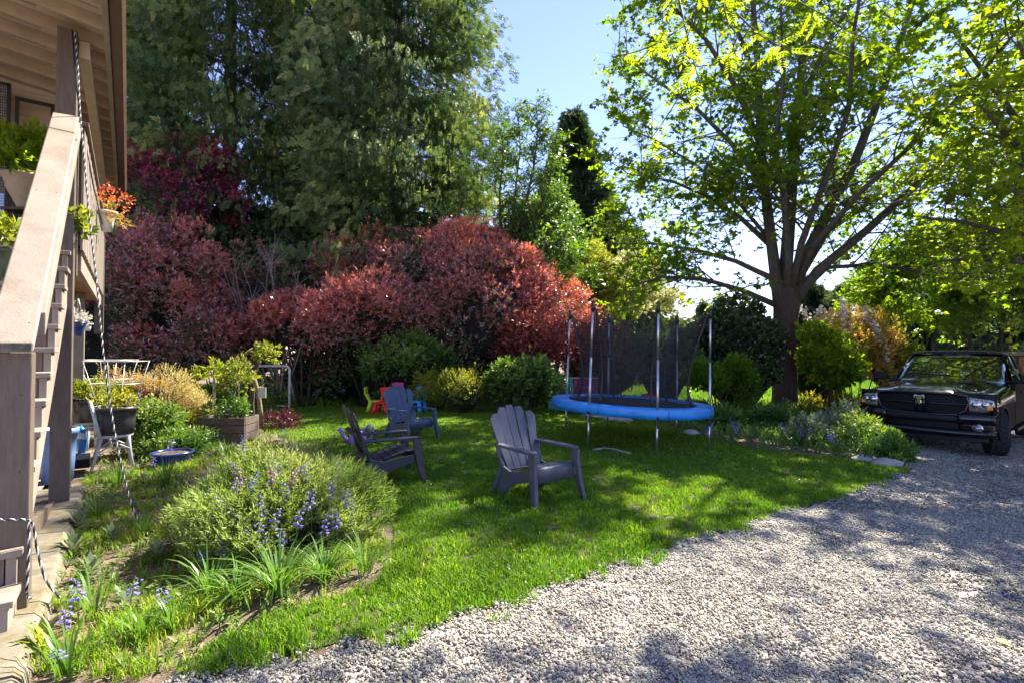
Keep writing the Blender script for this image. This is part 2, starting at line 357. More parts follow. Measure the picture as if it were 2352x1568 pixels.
# ---------------------------------------------------------------- the ground
def pip(x, y, poly):
    x = np.asarray(x); y = np.asarray(y); ins = np.zeros(x.shape, bool); n = len(poly)
    for i in range(n):
        x1, y1 = poly[i]; x2, y2 = poly[(i + 1) % n]
        c = ((y1 > y) != (y2 > y)) & (x < (x2 - x1) * (y - y1) / (y2 - y1 + 1e-12) + x1); ins ^= c
    return ins
def rough_poly(poly, step=.12, amp=.05, seed=3):
    r = random.Random(seed); out = []
    for i in range(len(poly)):
        a = Vector(poly[i]); b = Vector(poly[(i + 1) % len(poly)]); L = (b - a).length; k = max(1, int(L / step)) if L < 8 else 4
        nrm = Vector((-(b - a).y, (b - a).x)).normalized()
        for j in range(k):
            p = a.lerp(b, j / k) + nrm * r.uniform(-amp, amp); out.append((p.x, p.y))
    return out
def sheet(name, poly, dz, mat):
    bm = bmesh.new(); bm.faces.new([bm.verts.new((x, y, 0)) for x, y in poly])
    bmesh.ops.triangulate(bm, faces=bm.faces[:])
    for xc in (.3, 10.8):
        bmesh.ops.bisect_plane(bm, geom=bm.verts[:] + bm.edges[:] + bm.faces[:], plane_co=(xc, 0, 0), plane_no=(1, 0, 0))
    for v in bm.verts: v.co.z = gz(v.co.x) + dz
    bmesh.ops.recalc_face_normals(bm, faces=bm.faces[:])
    if sum(f.normal.z for f in bm.faces) < 0: bmesh.ops.reverse_faces(bm, faces=bm.faces[:])
    me = bpy.data.meshes.new(name); bm.to_mesh(me); bm.free(); me.materials.append(mat)
    o = link(bpy.data.objects.new(name, me)); o['kind'] = 'structure'; return o
sheet('ground', [(-400, -200), (400, -200), (400, 500), (-400, 500)], 0, M['soil'])
edge_px = [(430, 1566), (560, 1532), (700, 1492), (880, 1462), (1000, 1428), (1150, 1392), (1300, 1345), (1450, 1288), (1600, 1240), (1800, 1180), (1960, 1130), (2095, 1082)]
far_px = [(1990, 1062), (1900, 1052), (1750, 1032), (1620, 1003), (1560, 985), (1500, 966), (1290, 952), (1270, 940), (1130, 938), (1000, 940), (850, 936), (560, 935), (575, 965), (640, 1000), (700, 1030), (760, 1080), (850, 1130), (900, 1200), (910, 1290), (860, 1340), (740, 1385), (600, 1425), (480, 1480), (400, 1540)]
E2 = [(p.x, p.y) for p in (G(*q) for q in edge_px)]; F2 = [(p.x, p.y) for p in (G(*q) for q in far_px)]
lawn_poly = rough_poly(E2 + F2, .15, .05)
sheet('lawn', lawn_poly, .008, M['lawn'])
grav_poly = [(-2.1, -4), (-2.0, 1.2), (-1.75, 2.1)] + [(x - .02, y - .06) for x, y in E2] + [(p.x, p.y) for p in (G(2070, 1050), G(2035, 1022), G(2000, 1004))] + [(7.2, 12.4), (10.5, 15.5), (30, 24), (30, -4)]
grav_poly = rough_poly(grav_poly, .15, .05, 5)
sheet('gravel_driveway', grav_poly, .012, M['gravel'])
sheet('patio', [tuple(W(1.5, -.76)[:2]), tuple(W(1.5, -6)[:2]), tuple(W(14, -6)[:2]), tuple(W(14, -.76)[:2])], .05, M['slab'])
E2a = np.array(E2)
def edge_dist(x, y):
    d = np.full(len(x), 9.)
    for (x1, y1), (x2, y2) in zip(E2[:-1], E2[1:]):
        t = np.clip(((x - x1) * (x2 - x1) + (y - y1) * (y2 - y1)) / ((x2 - x1) ** 2 + (y2 - y1) ** 2), 0, 1)
        d = np.minimum(d, np.hypot(x - x1 - t * (x2 - x1), y - y1 - t * (y2 - y1)))
    return d
E2a = None

def data_mesh(name, V, F, mat, tint, smooth=False):
    o = npmesh(name, V, F, mat, tint, smooth=smooth); sc.collection.objects.unlink(o); return o
def spread(name, label, cat, variants, pts, scale, ptint, eul=None, parent=None):
    """one stuff object: small patches instanced by geometry nodes on its points"""
    n = len(pts)
    if parent is not None: pts = pts - np.array(parent.location)
    me = bpy.data.meshes.new(name); me.vertices.add(n); me.vertices.foreach_set('co', pts.astype(np.float32).ravel())
    for an, ty, val in (('ptint', 'FLOAT', ptint), ('psc', 'FLOAT', scale), ('pick', 'INT', rng.integers(0, len(variants), n)), ('prot', 'FLOAT', rng.uniform(0, 6.283, n)), ('ptilt', 'FLOAT', np.where((pts[:, 0] > .3) & (pts[:, 0] < 10.8), math.atan(.043), 0.0))):
        a = me.attributes.new(an, ty, 'POINT'); a.data.foreach_set('value', np.asarray(val, np.int32 if ty == 'INT' else np.float32))
    if eul is not None: a = me.attributes.new('peul', 'FLOAT_VECTOR', 'POINT'); a.data.foreach_set('vector', np.asarray(eul, np.float32).ravel())
    o = link(bpy.data.objects.new(name, me), parent); tag(o, label, cat, kind='stuff')
    ng = bpy.data.node_groups.new(name, 'GeometryNodeTree'); ng.interface.new_socket('Geometry', in_out='INPUT', socket_type='NodeSocketGeometry'); ng.interface.new_socket('Geometry', in_out='OUTPUT', socket_type='NodeSocketGeometry')
    N = ng.nodes; L = ng.links; gi = N.new('NodeGroupInput'); go = N.new('NodeGroupOutput'); jn = N.new('GeometryNodeJoinGeometry')
    for v in reversed(variants):
        oi = N.new('GeometryNodeObjectInfo'); oi.inputs['Object'].default_value = v; g2 = N.new('GeometryNodeGeometryToInstance'); L.new(oi.outputs['Geometry'], g2.inputs[0]); L.new(g2.outputs[0], jn.inputs[0])
    ip = N.new('GeometryNodeInstanceOnPoints'); ip.inputs['Pick Instance'].default_value = True
    def att(nm, ty):
        q = N.new('GeometryNodeInputNamedAttribute'); q.data_type = ty; q.inputs[0].default_value = nm; return q.outputs[0]
    cb = N.new('ShaderNodeCombineXYZ'); L.new(att('ptilt', 'FLOAT'), cb.inputs[1])
    c2 = N.new('ShaderNodeCombineXYZ'); L.new(att('prot', 'FLOAT'), c2.inputs[2])
    er = N.new('FunctionNodeRotateEuler'); er.inputs['Rotation'].default_value = (0, 0, 0); L.new(c2.outputs[0], er.inputs['Rotation']); L.new(cb.outputs[0], er.inputs['Rotate By'])
    L.new(gi.outputs[0], ip.inputs['Points']); L.new(jn.outputs[0], ip.inputs['Instance']); L.new(att('pick', 'INT'), ip.inputs['Instance Index']); L.new(er.outputs[0] if eul is None else att('peul', 'FLOAT_VECTOR'), ip.inputs['Rotation']); L.new(att('psc', 'FLOAT'), ip.inputs['Scale'])
    L.new(ip.outputs[0], go.inputs[0]); o.modifiers.new('spread', 'NODES').node_group = ng
    return o
def rpoints(n, xr, yr, poly, dens=None, dz=.006):
    x = rng.uniform(*xr, n); y = rng.uniform(*yr, n); k = pip(x, y, poly)
    if dens is not None: k &= rng.uniform(0, 1, n) < dens(x, y)
    return np.stack([x[k], y[k], gza(x[k]) + dz], 1)
def tuft(nb, rad, h, w, seed):
    g = np.random.default_rng(seed); a0 = g.uniform(0, 6.283, nb); r0 = rad * np.sqrt(g.uniform(0, 1, nb)); p = np.stack([np.cos(a0) * r0, np.sin(a0) * r0, 0 * r0], 1)
    hh = h * g.uniform(.45, 1.25, nb); a = g.uniform(0, 2 * np.pi, nb); lean = g.uniform(.1, .85, nb) * hh; dx = np.cos(a); dy = np.sin(a); sx = -dy; sy = dx; ww = w * g.uniform(.7, 1.3, nb) / 2
    S = np.stack([sx * ww, sy * ww, 0 * ww], 1); D = np.stack([dx, dy, 0 * dx], 1); Z = np.array([0, 0, 1.])
    mid = p + D * (lean * .3)[:, None] + Z * (hh * .6)[:, None]; tip = p + D * lean[:, None] + Z * (hh * (1 - .2 * lean / hh))[:, None]
    V = np.stack([p - S, p + S, mid + S * .8, mid - S * .8, tip], 1).reshape(-1, 3); b = (np.arange(nb) * 5)[:, None]
    F = np.concatenate([b + np.array([[0, 1, 2]]), b + np.array([[0, 2, 3]]), b + np.array([[3, 2, 4]])])
    t = g.normal(.38, .14, nb); t[g.uniform(size=nb) < .06] = 1; return data_mesh('grass_tuft', V, F, LM['grass'], np.repeat(t, 5))
TUFTS = [tuft(20, .045, .050, .0055, 500 + k) for k in range(10)]
TUFTW = [tuft(20, .06, .052, .010, 520 + k) for k in range(8)]
LONG = [tuft(16, .04, .085, .0055, 540 + k) for k in range(8)]
def n2(p, s_, sd): return noise3(p * [1, 1, 0], s_, sd)
p = rpoints(42000, (-5.0, 6.6), (2.3, 8.2), lawn_poly, lambda x, y: np.clip(1.3 - .11 * y, .3, 1)); spread('lawn_grass', 'mown green grass covering the near lawn', 'grass', TUFTS, p, 1 + .22 * n2(p, 3, 1) + rng.normal(0, .12, len(p)), .16 * n2(p, 1.2, 2) + .10 * n2(p, 4, 7))
p = rpoints(26000, (-8.5, 6.6), (8.2, 15.2), lawn_poly); spread('far_lawn_grass', 'mown grass on the far half of the lawn', 'grass', TUFTW, p, 1 + .2 * n2(p, 3, 1), .16 * n2(p, 1.2, 2))
fr = rough_poly([(x - .10, y - .22) for x, y in E2] + [(x, y + .38) for x, y in reversed(E2)], .1, .07, 9)
p = rpoints(9000, (-2, 6), (2.1, 7.5), fr, lambda x, y: np.clip(.35 + .9 * noise3(np.stack([x, y, 0 * x], 1), 4.5, 77), 0, 1) * np.clip(1.2 - 3.2 * np.maximum(0, -.05 + edge_dist(x, y)), .1, 1)); spread('edge_grass', 'longer uneven grass along the gravel edge', 'grass', LONG, p, 1 + .3 * n2(p, 5, 3), .12 * n2(p, 2, 4))
def ico():
    bm = bmesh.new(); bmesh.ops.create_icosphere(bm, subdivisions=1, radius=1)
    v = np.array([tuple(x.co) for x in bm.verts]); f = np.array([[q.index for q in g.verts] for g in bm.faces]); bm.free(); return v, f
IV, IF = ico()
def stonepatch(n, rad, r, seed):
    g = np.random.default_rng(seed); a0 = g.uniform(0, 6.283, n); r0 = rad * np.sqrt(g.uniform(0, 1, n))
    s_ = r * g.lognormal(0, .32, (n, 1)) * g.uniform(.6, 1.3, (n, 3)); s_[:, 2] *= .6; q = g.normal(size=(n, 4)); q /= np.linalg.norm(q, axis=1, keepdims=True); a, b, c, d = q.T
    Rm = np.stack([1 - 2 * (c * c + d * d), 2 * (b * c - d * a), 2 * (b * d + c * a), 2 * (b * c + d * a), 1 - 2 * (b * b + d * d), 2 * (c * d - b * a), 2 * (b * d - c * a), 2 * (c * d + b * a), 1 - 2 * (b * b + c * c)], 1).reshape(n, 3, 3)
    loc = IV[None] * s_[:, None, :] * (1 + g.normal(0, .16, (n, len(IV), 1)))
    V = np.einsum('nij,nkj->nki', Rm, loc) + np.stack([np.cos(a0) * r0, np.sin(a0) * r0, g.uniform(0, 1.2, n) * r], 1)[:, None, :]
    F = (np.arange(n) * len(IV))[:, None, None] + IF[None]; t = np.clip(g.normal(.5, .2, n), .0, .93); t[g.uniform(size=n) < .06] = 1
    return data_mesh('stone_patch', V.reshape(-1, 3), F.reshape(-1, 3), M['stones'], np.repeat(t, len(IV)))
STN = [stonepatch(22, .05, .0074, 600 + k) for k in range(12)]
STF = [stonepatch(18, .075, .0105, 620 + k) for k in range(10)]
def sdens(x, y): return np.where(noise3(np.stack([x, y, 0 * x], 1), 1.6, 41) > .6, .35, 1.0) * (np.abs(x) < y * 1.06 + .2) * np.clip(.35 + edge_dist(x, y) * 4, 0, 1)
gp_ = rough_poly([(x - .05, y + .08) for x, y in grav_poly], 99, 0)
p = rpoints(16000, (-2.2, 6), (1.95, 5.6), gp_, sdens, .012); spread('gravel', 'loose pale crushed gravel on the near driveway', 'gravel', STN, p, 1 + rng.normal(0, .1, len(p)), np.where(n2(p, 1.6, 41) > .5, -.22, 0) + .06 * n2(p, 5, 8))
p = rpoints(20000, (-2, 13), (5.5, 12.5), gp_, sdens, .012); spread('far_gravel', 'gravel of the driveway around and in front of the pickup', 'gravel', STF, p, 1 + rng.normal(0, .1, len(p)), np.where(n2(p, 1.6, 41) > .5, -.2, 0))

# ---------------------------------------------------------------- vegetation builders
def shell_points(c, r, n, nc, cr, zmin=None, seed=1, fill=.55):
    """shoot positions round nc clumps spread over an ellipsoid; returns points and outward axes"""
    c = np.array(c); r = np.array(r); g = np.random.default_rng(seed)
    d = unit(g.normal(size=(nc, 3))); d[:, 2] = np.abs(d[:, 2]) * 1.1 - .25 if zmin is not None else d[:, 2]; d = unit(d)
    cc = c + d * r * g.uniform(fill, 1.0, (nc, 1)); crr = cr * g.uniform(.6, 1.35, nc)
    i = g.integers(0, nc, n); o = unit(g.normal(size=(n, 3))); rad = crr[i] * g.uniform(.55, 1.05, n) * np.where(g.uniform(0, 1, n) < .07, g.uniform(1.1, 1.7, n), 1)
    p = cc[i] + o * rad[:, None]; ax = o * .7 + (cc[i] - c) / r * .35 + np.array([0, 0, .35])
    if zmin is not None:
        k = p[:, 2] > zmin + .03; p = p[k]; ax = ax[k]; i = i[k]; o = o[k]
    return p, unit(ax), i, o
def stems_mb(c, r, base, n, rad, seed=1, top=.7):
    mb = MB(); rs = random.Random(seed)
    for k in range(n):
        a = rs.uniform(0, 6.28); f = rs.uniform(.25, .8)
        e = Vector((c[0] + math.cos(a) * r[0] * f, c[1] + math.sin(a) * r[1] * f, c[2] + r[2] * rs.uniform(-.1, top)))
        b = Vector(base) + Vector((math.cos(a), math.sin(a), 0)) * min(r[0], r[1]) * .15
        m = b.lerp(e, .5) + Vector((rs.uniform(-.1, .1), rs.uniform(-.1, .1), .1)) * r[0] * .3
        mb.tube([b, m, e], [rad, rad * .7, rad * .35], 5)
    return mb
def shrub(name, label, cat, c, r, n, k, L, wd, mat, nc=30, cr=.4, spread=.9, ln=.12, seed=1, tint=None, lobes=1, zmin=None, stems=6, srad=.02, part='foliage', group=None, core=.0, stemmat='twig', droop=0.0, tj=.12, fill=.55):
    base = (c[0], c[1], gz(c[0]) if zmin is None else zmin); zm = base[2]
    t = thing(name, label, cat, base, group=group)
    p, ax, i, o = shell_points(c, r, n, nc, cr, zm, seed, fill)
    tt = tint(p, o, i) if tint else .45 + .25 * noise3(p, 2.2, seed + 5)
    v, f, q = shoots(p, ax, k, ln, L, wd, spread, tt, tj, lobes, droop)
    npmesh(part, v, f, LM[mat], q, t)
    if stems: stems_mb(c, r, base, stems, srad, seed).build('stem', M[stemmat], t)
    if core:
        MB().blob((c[0], c[1], max(c[2], zm + r[2] * core * .8)), (r[0] * core, r[1] * core, r[2] * core), seed, 2, .1).build('shade_core', M['core'], t)  # solid dark blob added as the shaded inside, no real branches
    return t

def branch_pts(a, d, L, seg, bend, rs, up=0.0):
    pts = [Vector(a)]; d = Vector(d).normalized()
    for _ in range(seg):
        d = (d + Vector((rs.uniform(-1, 1), rs.uniform(-1, 1), rs.uniform(-1, 1))) * bend + Vector((0, 0, up))).normalized()
        pts.append(pts[-1] + d * (L / seg))
    return pts
def along(pts, t):
    k = len(pts) - 1; x = min(max(t, 0), .9999) * k; i = int(x); return pts[i].lerp(pts[i + 1], x - i), (pts[i + 1] - pts[i]).normalized()
def decid(name, label, limbs, trunk_mb, nsub, ntwig, nleaf, L, seed, mat='maple', sublen=(1.4, 3.2), twiglen=(.5, 1.1), lobes=3, barkmat='bark2', trunkmat='bark', base=(0, 0, 0), cat='tree', start=.22, tbias=0.0, wd=.95, gap=None):
    rs = random.Random(seed); t = thing(name, label, cat, base)
    trunk_mb.build('trunk', M[trunkmat], t)
    tw = MB(); PP = []; AA = []; TT = []
    for pts, radii in limbs:
        lb = MB(); lb.tube(pts, radii, 8); lb.build('limb', M[barkmat], t)
        tot = sum((pts[i + 1] - pts[i]).length for i in range(len(pts) - 1)); ns = max(3, int(nsub * tot / 6))
        for q in range(ns):
            u_ = start + (1 - start) * (q + rs.random()) / ns; p, d = along(pts, u_)
            side = Vector((rs.uniform(-1, 1), rs.uniform(-1, 1), rs.uniform(-.35, .75))); side = (side - d * side.dot(d) * .8).normalized()
            sl = rs.uniform(*sublen) * (1.15 - .5 * u_); sp = branch_pts(p, (d * .55 + side), sl, 5, .13, rs, .02)
            tw.tube(sp, [.028 * (1.2 - u_ * .6) * (1 - .16 * z) for z in range(6)], 4, cap=False)
            for w_ in range(ntwig):
                v_ = .15 + .85 * (w_ + rs.random()) / ntwig; p2, d2 = along(sp, v_)
                s2 = Vector((rs.uniform(-1, 1), rs.uniform(-1, 1), rs.uniform(-.7, .5))).normalized()
                tl = rs.uniform(*twiglen); tp = branch_pts(p2, d2 * .5 + s2, tl, 3, .18, rs, -.03)
                tw.tube(tp, [.008, .006, .004, .003], 3, cap=False)
                cl = rs.gauss(.5, .17) + tbias
                for z in range(nleaf):
                    p3, d3 = along(tp, rs.uniform(.15, 1.0)); PP.append(p3); AA.append(d3 * .5 + Vector((rs.uniform(-1, 1), rs.uniform(-1, 1), rs.uniform(-.6, .5)))); TT.append(cl)
    tw.build('twigs', M[barkmat], t)
    Pn = np.array([tuple(v) for v in PP]); An = unit(np.array([tuple(v) for v in AA])); Tn = np.array(TT); n = len(Pn)
    N = unit(np.array([0, 0, 1.0]) + .75 * runit(n)); An[:, 2] -= .15; An = unit(An)
    if gap is not None:
        kk_ = noise3(Pn, .85, seed + 50) + .22 * rng.normal(size=n) > gap; Pn = Pn[kk_]; An = An[kk_]; N = N[kk_]; Tn = Tn[kk_]; n = len(Pn)
    ll = L * rng.uniform(.55, 1.2, n)
    v, f, q = leafmesh(Pn + An * ll[:, None] * .4, An, N, ll, ll * wd, Tn + rng.normal(0, .12, n), lobes)
    npmesh('crown', v, f, LM[mat], q, t)
    return t

# ---------------------------------------------------------------- maple
MY = 16.0
def L_(pp, dy, r0, r1):
    n = len(pp); pts = [P(x, y, MY + dy * (i / (n - 1)) ** 1.1) for i, (x, y) in enumerate(pp)]
    return pts, [.8 * (r0 + (r1 - r0) * i / (n - 1)) for i in range(n)]
tb = P(1803, 950, MY); tb.z = gz(tb.x)
trunk = MB(); tp = [tb + Vector((0, 0, -.1)), tb + Vector((0, 0, .12)), tb + Vector((0, 0, .5)), P(1803, 850, MY), P(1803, 760, MY), P(1806, 700, MY), P(1808, 640, MY)]
trunk.tube(tp, [.58, .46, .37, .345, .34, .37, .30], 16)
for k in range(7):
    a = k * .9 + .3; trunk.tube([tb + Vector((math.cos(a) * .3, math.sin(a) * .3, .35)), tb + Vector((math.cos(a) * .55, math.sin(a) * .55, .08)), tb + Vector((math.cos(a) * .95, math.sin(a) * .95, -.05))], [.14, .12, .05], 7)
limbs = [
 L_([(1790, 700), (1772, 560), (1755, 420), (1745, 280), (1738, 120), (1720, -120), (1690, -380)], -.8, .24, .05),
 L_([(1800, 680), (1812, 520), (1822, 380), (1835, 220), (1850, 60), (1880, -150), (1900, -420)], .8, .27, .06),
 L_([(1815, 690), (1850, 590), (1900, 490), (1960, 380), (2010, 250), (2060, 120), (2110, -40), (2180, -300)], -1.2, .26, .05),
 L_([(1825, 690), (1880, 620), (1990, 530), (2110, 420), (2240, 290), (2360, 190), (2500, 60)], -2.5, .2, .04),
 L_([(1822, 660), (1900, 530), (1990, 470), (2120, 400), (2260, 350), (2420, 330)], 2.6, .16, .04),
 L_([(1780, 700), (1700, 665), (1610, 640), (1520, 636), (1440, 660)], -2.0, .13, .025),
 L_([(1775, 640), (1690, 600), (1600, 575), (1500, 560), (1400, 560)], .8, .12, .025),
 L_([(1765, 560), (1700, 500), (1620, 450), (1540, 415), (1440, 400)], -1.2, .11, .02),
 L_([(1750, 420), (1680, 330), (1600, 250), (1500, 180), (1420, 120)], .6, .12, .025),
 L_([(1745, 330), (1690, 200), (1620, 90), (1530, 0), (1450, -90)], -1.5, .12, .025),
 L_([(1822, 690), (1900, 615), (2010, 607), (2120, 628), (2250, 628), (2380, 610)], -1.5, .10, .03),
 L_([(1806, 690), (1812, 600), (1800, 450), (1780, 330), (1800, 180), (1790, -60)], -3.5, .15, .03),
 L_([(1812, 690), (1840, 560), (1900, 400), (1950, 250), (1960, 80), (2000, -150)], -5.5, .15, .03),
 L_([(1838, 240), (1900, 100), (1960, 0), (2040, -160)], 2.5, .12, .03),
 L_([(1742, 200), (1690, 60), (1620, -60), (1560, -150)], 1.0, .11, .03),
 L_([(1800, 660), (1775, 560), (1700, 470), (1600, 380), (1500, 320), (1430, 290)], .3, .10, .02),
 L_([(1815, 680), (1870, 560), (1980, 440), (2130, 300), (2260, 160), (2380, 20)], -5.5, .12, .03),
]
decid('maple_tree', 'large multi-stemmed maple with fresh backlit green leaves beside the parked pickup', limbs, trunk, 20, 10, 15, .13, 5, base=tuple(tb), gap=-.18)
# second, yellower tree at the right edge
t2 = Vector((14.6, 12.2, gz(14.6))); tk = MB(); tk.tube([t2, t2 + Vector((0, 0, 1.5)), t2 + Vector((-.1, 0, 3.2))], [.35, .26, .22], 10)
def lim(b, tgt, r0, r1, sag=.4):
    b = Vector(b); tgt = Vector(tgt); m = [b.lerp(tgt, k / 5) + Vector((0, 0, sag * math.sin(math.pi * k / 5))) for k in range(6)]
    return m, [r0 + (r1 - r0) * k / 5 for k in range(6)]
b2 = t2 + Vector((-.1, 0, 3.0))
limbs2 = [lim(b2, P(x, y, Y), .13, .03, s_) for x, y, Y, s_ in [(2180, 60, 11, .5), (2250, 240, 10.5, .4), (2120, 500, 12, .6), (2300, 420, 10, .4), (2260, 560, 12.5, .5), (2200, 150, 13.5, .4), (2340, 100, 9.0, .5), (2240, 340, 14, .4), (2330, 600, 11, .3), (2160, 600, 12.5, .5)]] + \
          [lim(b2, q, .15, .03, .6) for q in [(12.5, 8.5, 9), (11, 9, 12), (15, 9, 11), (17, 13, 10), (13.5, 11, 14)]]
decid('yellow_maple_tree', 'yellow-green maple reaching in from the right edge above the pickup', limbs2, tk, 12, 9, 10, .15, 8, base=tuple(t2), gap=-.3, tbias=.32)
# tree whose compound-leaf branches hang in at the top (trunk out of frame)
t3 = Vector((9.0, 5.6, gz(9))); tk = MB(); tk.tube([t3, t3 + Vector((0, 0, 2.5)), t3 + Vector((-.2, .1, 5))], [.32, .24, .2], 10)
b3 = t3 + Vector((-.2, .1, 4.8))
limbs3 = [lim(b3, q, .13, .02, .9) for q in [(6.8, 8.4, 10), (7.5, 9, 11), (9.5, 8, 11.5), (11, 5, 10.5), (6.3, 5.2, 9), (8, 3.2, 9.5), (10.5, 9.5, 9.5)]]
decid('ash_tree', 'tree leaning in over the drive from outside the right of the frame', limbs3, tk, 11, 8, 9, .13, 9, base=tuple(t3), gap=-.15, tbias=.15, sublen=(1.1, 2.4))
# hanging compound leaves
t = thing('overhanging_branch', 'bright yellow-green feather-leaved branch hanging in at the top', 'branch', P(1500, -160, 5.6))
br = MB(); PB = []; AB = []
rs = random.Random(4)
for (x0, y0, x1, y1, Y) in [(1640, -160, 1570, 120, 5.4), (1640, -160, 1500, 60, 5.6), (1570, 60, 1420, 130, 5.5), (1640, -100, 1690, 130, 5.3), (1690, 30, 1820, 120, 5.6), (1560, 0, 1610, 200, 5.5), (1640, -160, 1400, -20, 5.9), (1700, -100, 1900, 40, 5.5), (1900, 40, 2010, 90, 5.7), (1600, 150, 1480, 340, 6.5)]:
    a = P(x0, y0, Y + .3); b = P(x1, y1, Y); m = [a.lerp(b, k / 4) + Vector((0, 0, -.06 * math.sin(k * .8))) for k in range(5)]
    br.tube(m, [.012, .01, .008, .006, .004], 5)
    for k in range(9):
        p, d = along(m, .25 + .75 * rs.random()); ax = Vector((rs.uniform(-1, 1), rs.uniform(-1, 1), rs.uniform(-.8, .1))).normalized(); PB.append(p); AB.append(ax)
PB = np.array([tuple(v) for v in PB]); AB = np.array([tuple(v) for v in AB])
parts = []
for k in range(7):
    for s_ in (-1, 1):
        S = unit(np.cross(AB, np.array([0, 0, 1.]))); base = PB + AB * (.04 + .032 * k)
        parts.append(leafmesh(base, S * s_ + AB * .45 + np.array([0, 0, -.15]), np.tile([0, 0, 1.], (len(PB), 1)) + .3 * runit(len(PB)), .075, .024, rng.normal(.85, .08, len(PB))))
parts.append(leafmesh(PB + AB * .26, AB, np.tile([0, 0, 1.], (len(PB), 1)), .08, .026, rng.normal(.85, .08, len(PB))))
v, f, q = cat_m(parts); npmesh('leaflets', v, f, LM['maple'], q, t); br.build('twigs', M['twig'], t)

# ---------------------------------------------------------------- cedars and other conifers
def frond(L, wd, mat, seed, droop=.25):
    g = np.random.default_rng(seed); PB = []; DD = []; n = 9
    for k in range(n):
        u_ = k / (n - 1)
        for s_ in (-1, 1):
            PB.append((0, 0, L * 1.5 * u_)); DD.append((s_ * (.9 - .5 * u_) + g.normal(0, .12), g.normal(0, .22), .75 + .3 * u_))
    PB.append((0, 0, L * 1.5)); DD.append((0, 0, 1)); PB = np.array(PB, float); DD = np.array(DD, float); m = len(PB)
    ll = L * np.append(np.repeat(np.linspace(.9, .5, n), 2), .6) * g.uniform(.75, 1.2, m)
    v, f, q = leafmesh(PB, DD, np.tile([0, 1., 0], (m, 1)) + .3 * g.normal(size=(m, 3)), ll, ll * wd, g.normal(0, .07, m)); v[:, 1] += -droop * (v[:, 2] / (L * 2)) ** 2 * L
    return data_mesh('frond', v, f, LM[mat], q)
FROND = {}
def ax_eul(ax):
    ax = unit(ax); return np.stack([0 * ax[:, 0], np.arccos(np.clip(ax[:, 2], -1, 1)), np.arctan2(ax[:, 1], ax[:, 0])], 1)
def conifer(name, label, x, y, H, Rb, z0, n, seed, mat='cedar', L=.34, wd=.17, hang=.8, sway=.25, tr=.35, kk=3, bare=0, power=.75):
    g = np.random.default_rng(seed); t = thing(name, label, 'tree', (x, y, gz(x)))
    MB().tube([(x, y, gz(x)), (x, y, H * .4), (x, y, H * .98)], [tr, tr * .7, .03], 10).build('trunk', M['bark'], t)
    nb = int(n / 48); hb = g.uniform(0, 1, nb) ** 1.15; zb = z0 + hb * (H - z0)
    prof = (1 - hb) ** power; ab = g.uniform(0, 2 * np.pi, nb); rb = Rb * prof * g.uniform(.62, 1.12, nb) * (1 + .16 * np.sin(ab * 3 + seed) + .12 * np.sin(hb * 21 + ab * 2))
    bb = MB()
    for k in range(nb):
        c_, s_ = math.cos(ab[k]), math.sin(ab[k]); r_ = rb[k]
        if k % 6 == 0: bb.tube([(x, y, zb[k] + .3), (x + c_ * r_ * .5, y + s_ * r_ * .5, zb[k] - .05), (x + c_ * r_ * .95, y + s_ * r_ * .95, zb[k] - .25)], [.05, .03, .01], 4, cap=False)
    bb.build('branches', M['stem'] if mat == 'cedar' else M['twig'], t)
    i = g.integers(0, nb, n); u_ = g.uniform(.18, 1.0, n) ** .6; side = g.normal(0, .17, n) * (1 - .3 * u_)
    dr = g.exponential(.35, n) * hang * .6
    c_, s_ = np.cos(ab[i]), np.sin(ab[i])
    px = x + c_ * rb[i] * u_ - s_ * side * rb[i] * .9; py = y + s_ * rb[i] * u_ + c_ * side * rb[i] * .9
    pz = zb[i] + .3 - .5 * u_ + .25 * u_ ** 3 - dr
    p = np.stack([px, py, pz], 1); ax = np.stack([c_ * .75, s_ * .75, -.35 - .9 * g.uniform(0, 1, n)], 1) + g.normal(0, sway * 1.3, (n, 3))
    k = pz > z0 - 2.2; p = p[k]; ax = ax[k]; i = i[k]; dr = dr[k]
    tint = .21 + .30 * noise3(p, 1.0, seed) + .12 * g.normal(size=len(p)) + .18 * (u_[k] > .85) + .12 * g.normal(size=nb)[i]
    key = (mat, L, wd)
    if key not in FROND: FROND[key] = [frond(L * .62, wd, mat, 900 + z) for z in range(8)]
    spread('crown', None, None, FROND[key], p, rng.uniform(.7, 1.3, len(p)), tint, ax_eul(ax), t); return t
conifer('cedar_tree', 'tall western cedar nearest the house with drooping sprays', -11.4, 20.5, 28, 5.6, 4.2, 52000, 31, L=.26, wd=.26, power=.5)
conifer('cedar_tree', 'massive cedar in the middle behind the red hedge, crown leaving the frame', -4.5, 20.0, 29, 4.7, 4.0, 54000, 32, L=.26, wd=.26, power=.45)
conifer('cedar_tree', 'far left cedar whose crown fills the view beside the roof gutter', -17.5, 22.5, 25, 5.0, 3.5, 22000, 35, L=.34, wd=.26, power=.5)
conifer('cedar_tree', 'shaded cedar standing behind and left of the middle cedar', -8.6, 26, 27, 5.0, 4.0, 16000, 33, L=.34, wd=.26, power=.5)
conifer('conifer_tree', 'dark pointed conifer behind the slim broadleaf tree', 4.0, 33, 17.2, 6.6, 1.5, 30000, 34, mat='conifer', L=.6, wd=.3, hang=.3, power=1.0)
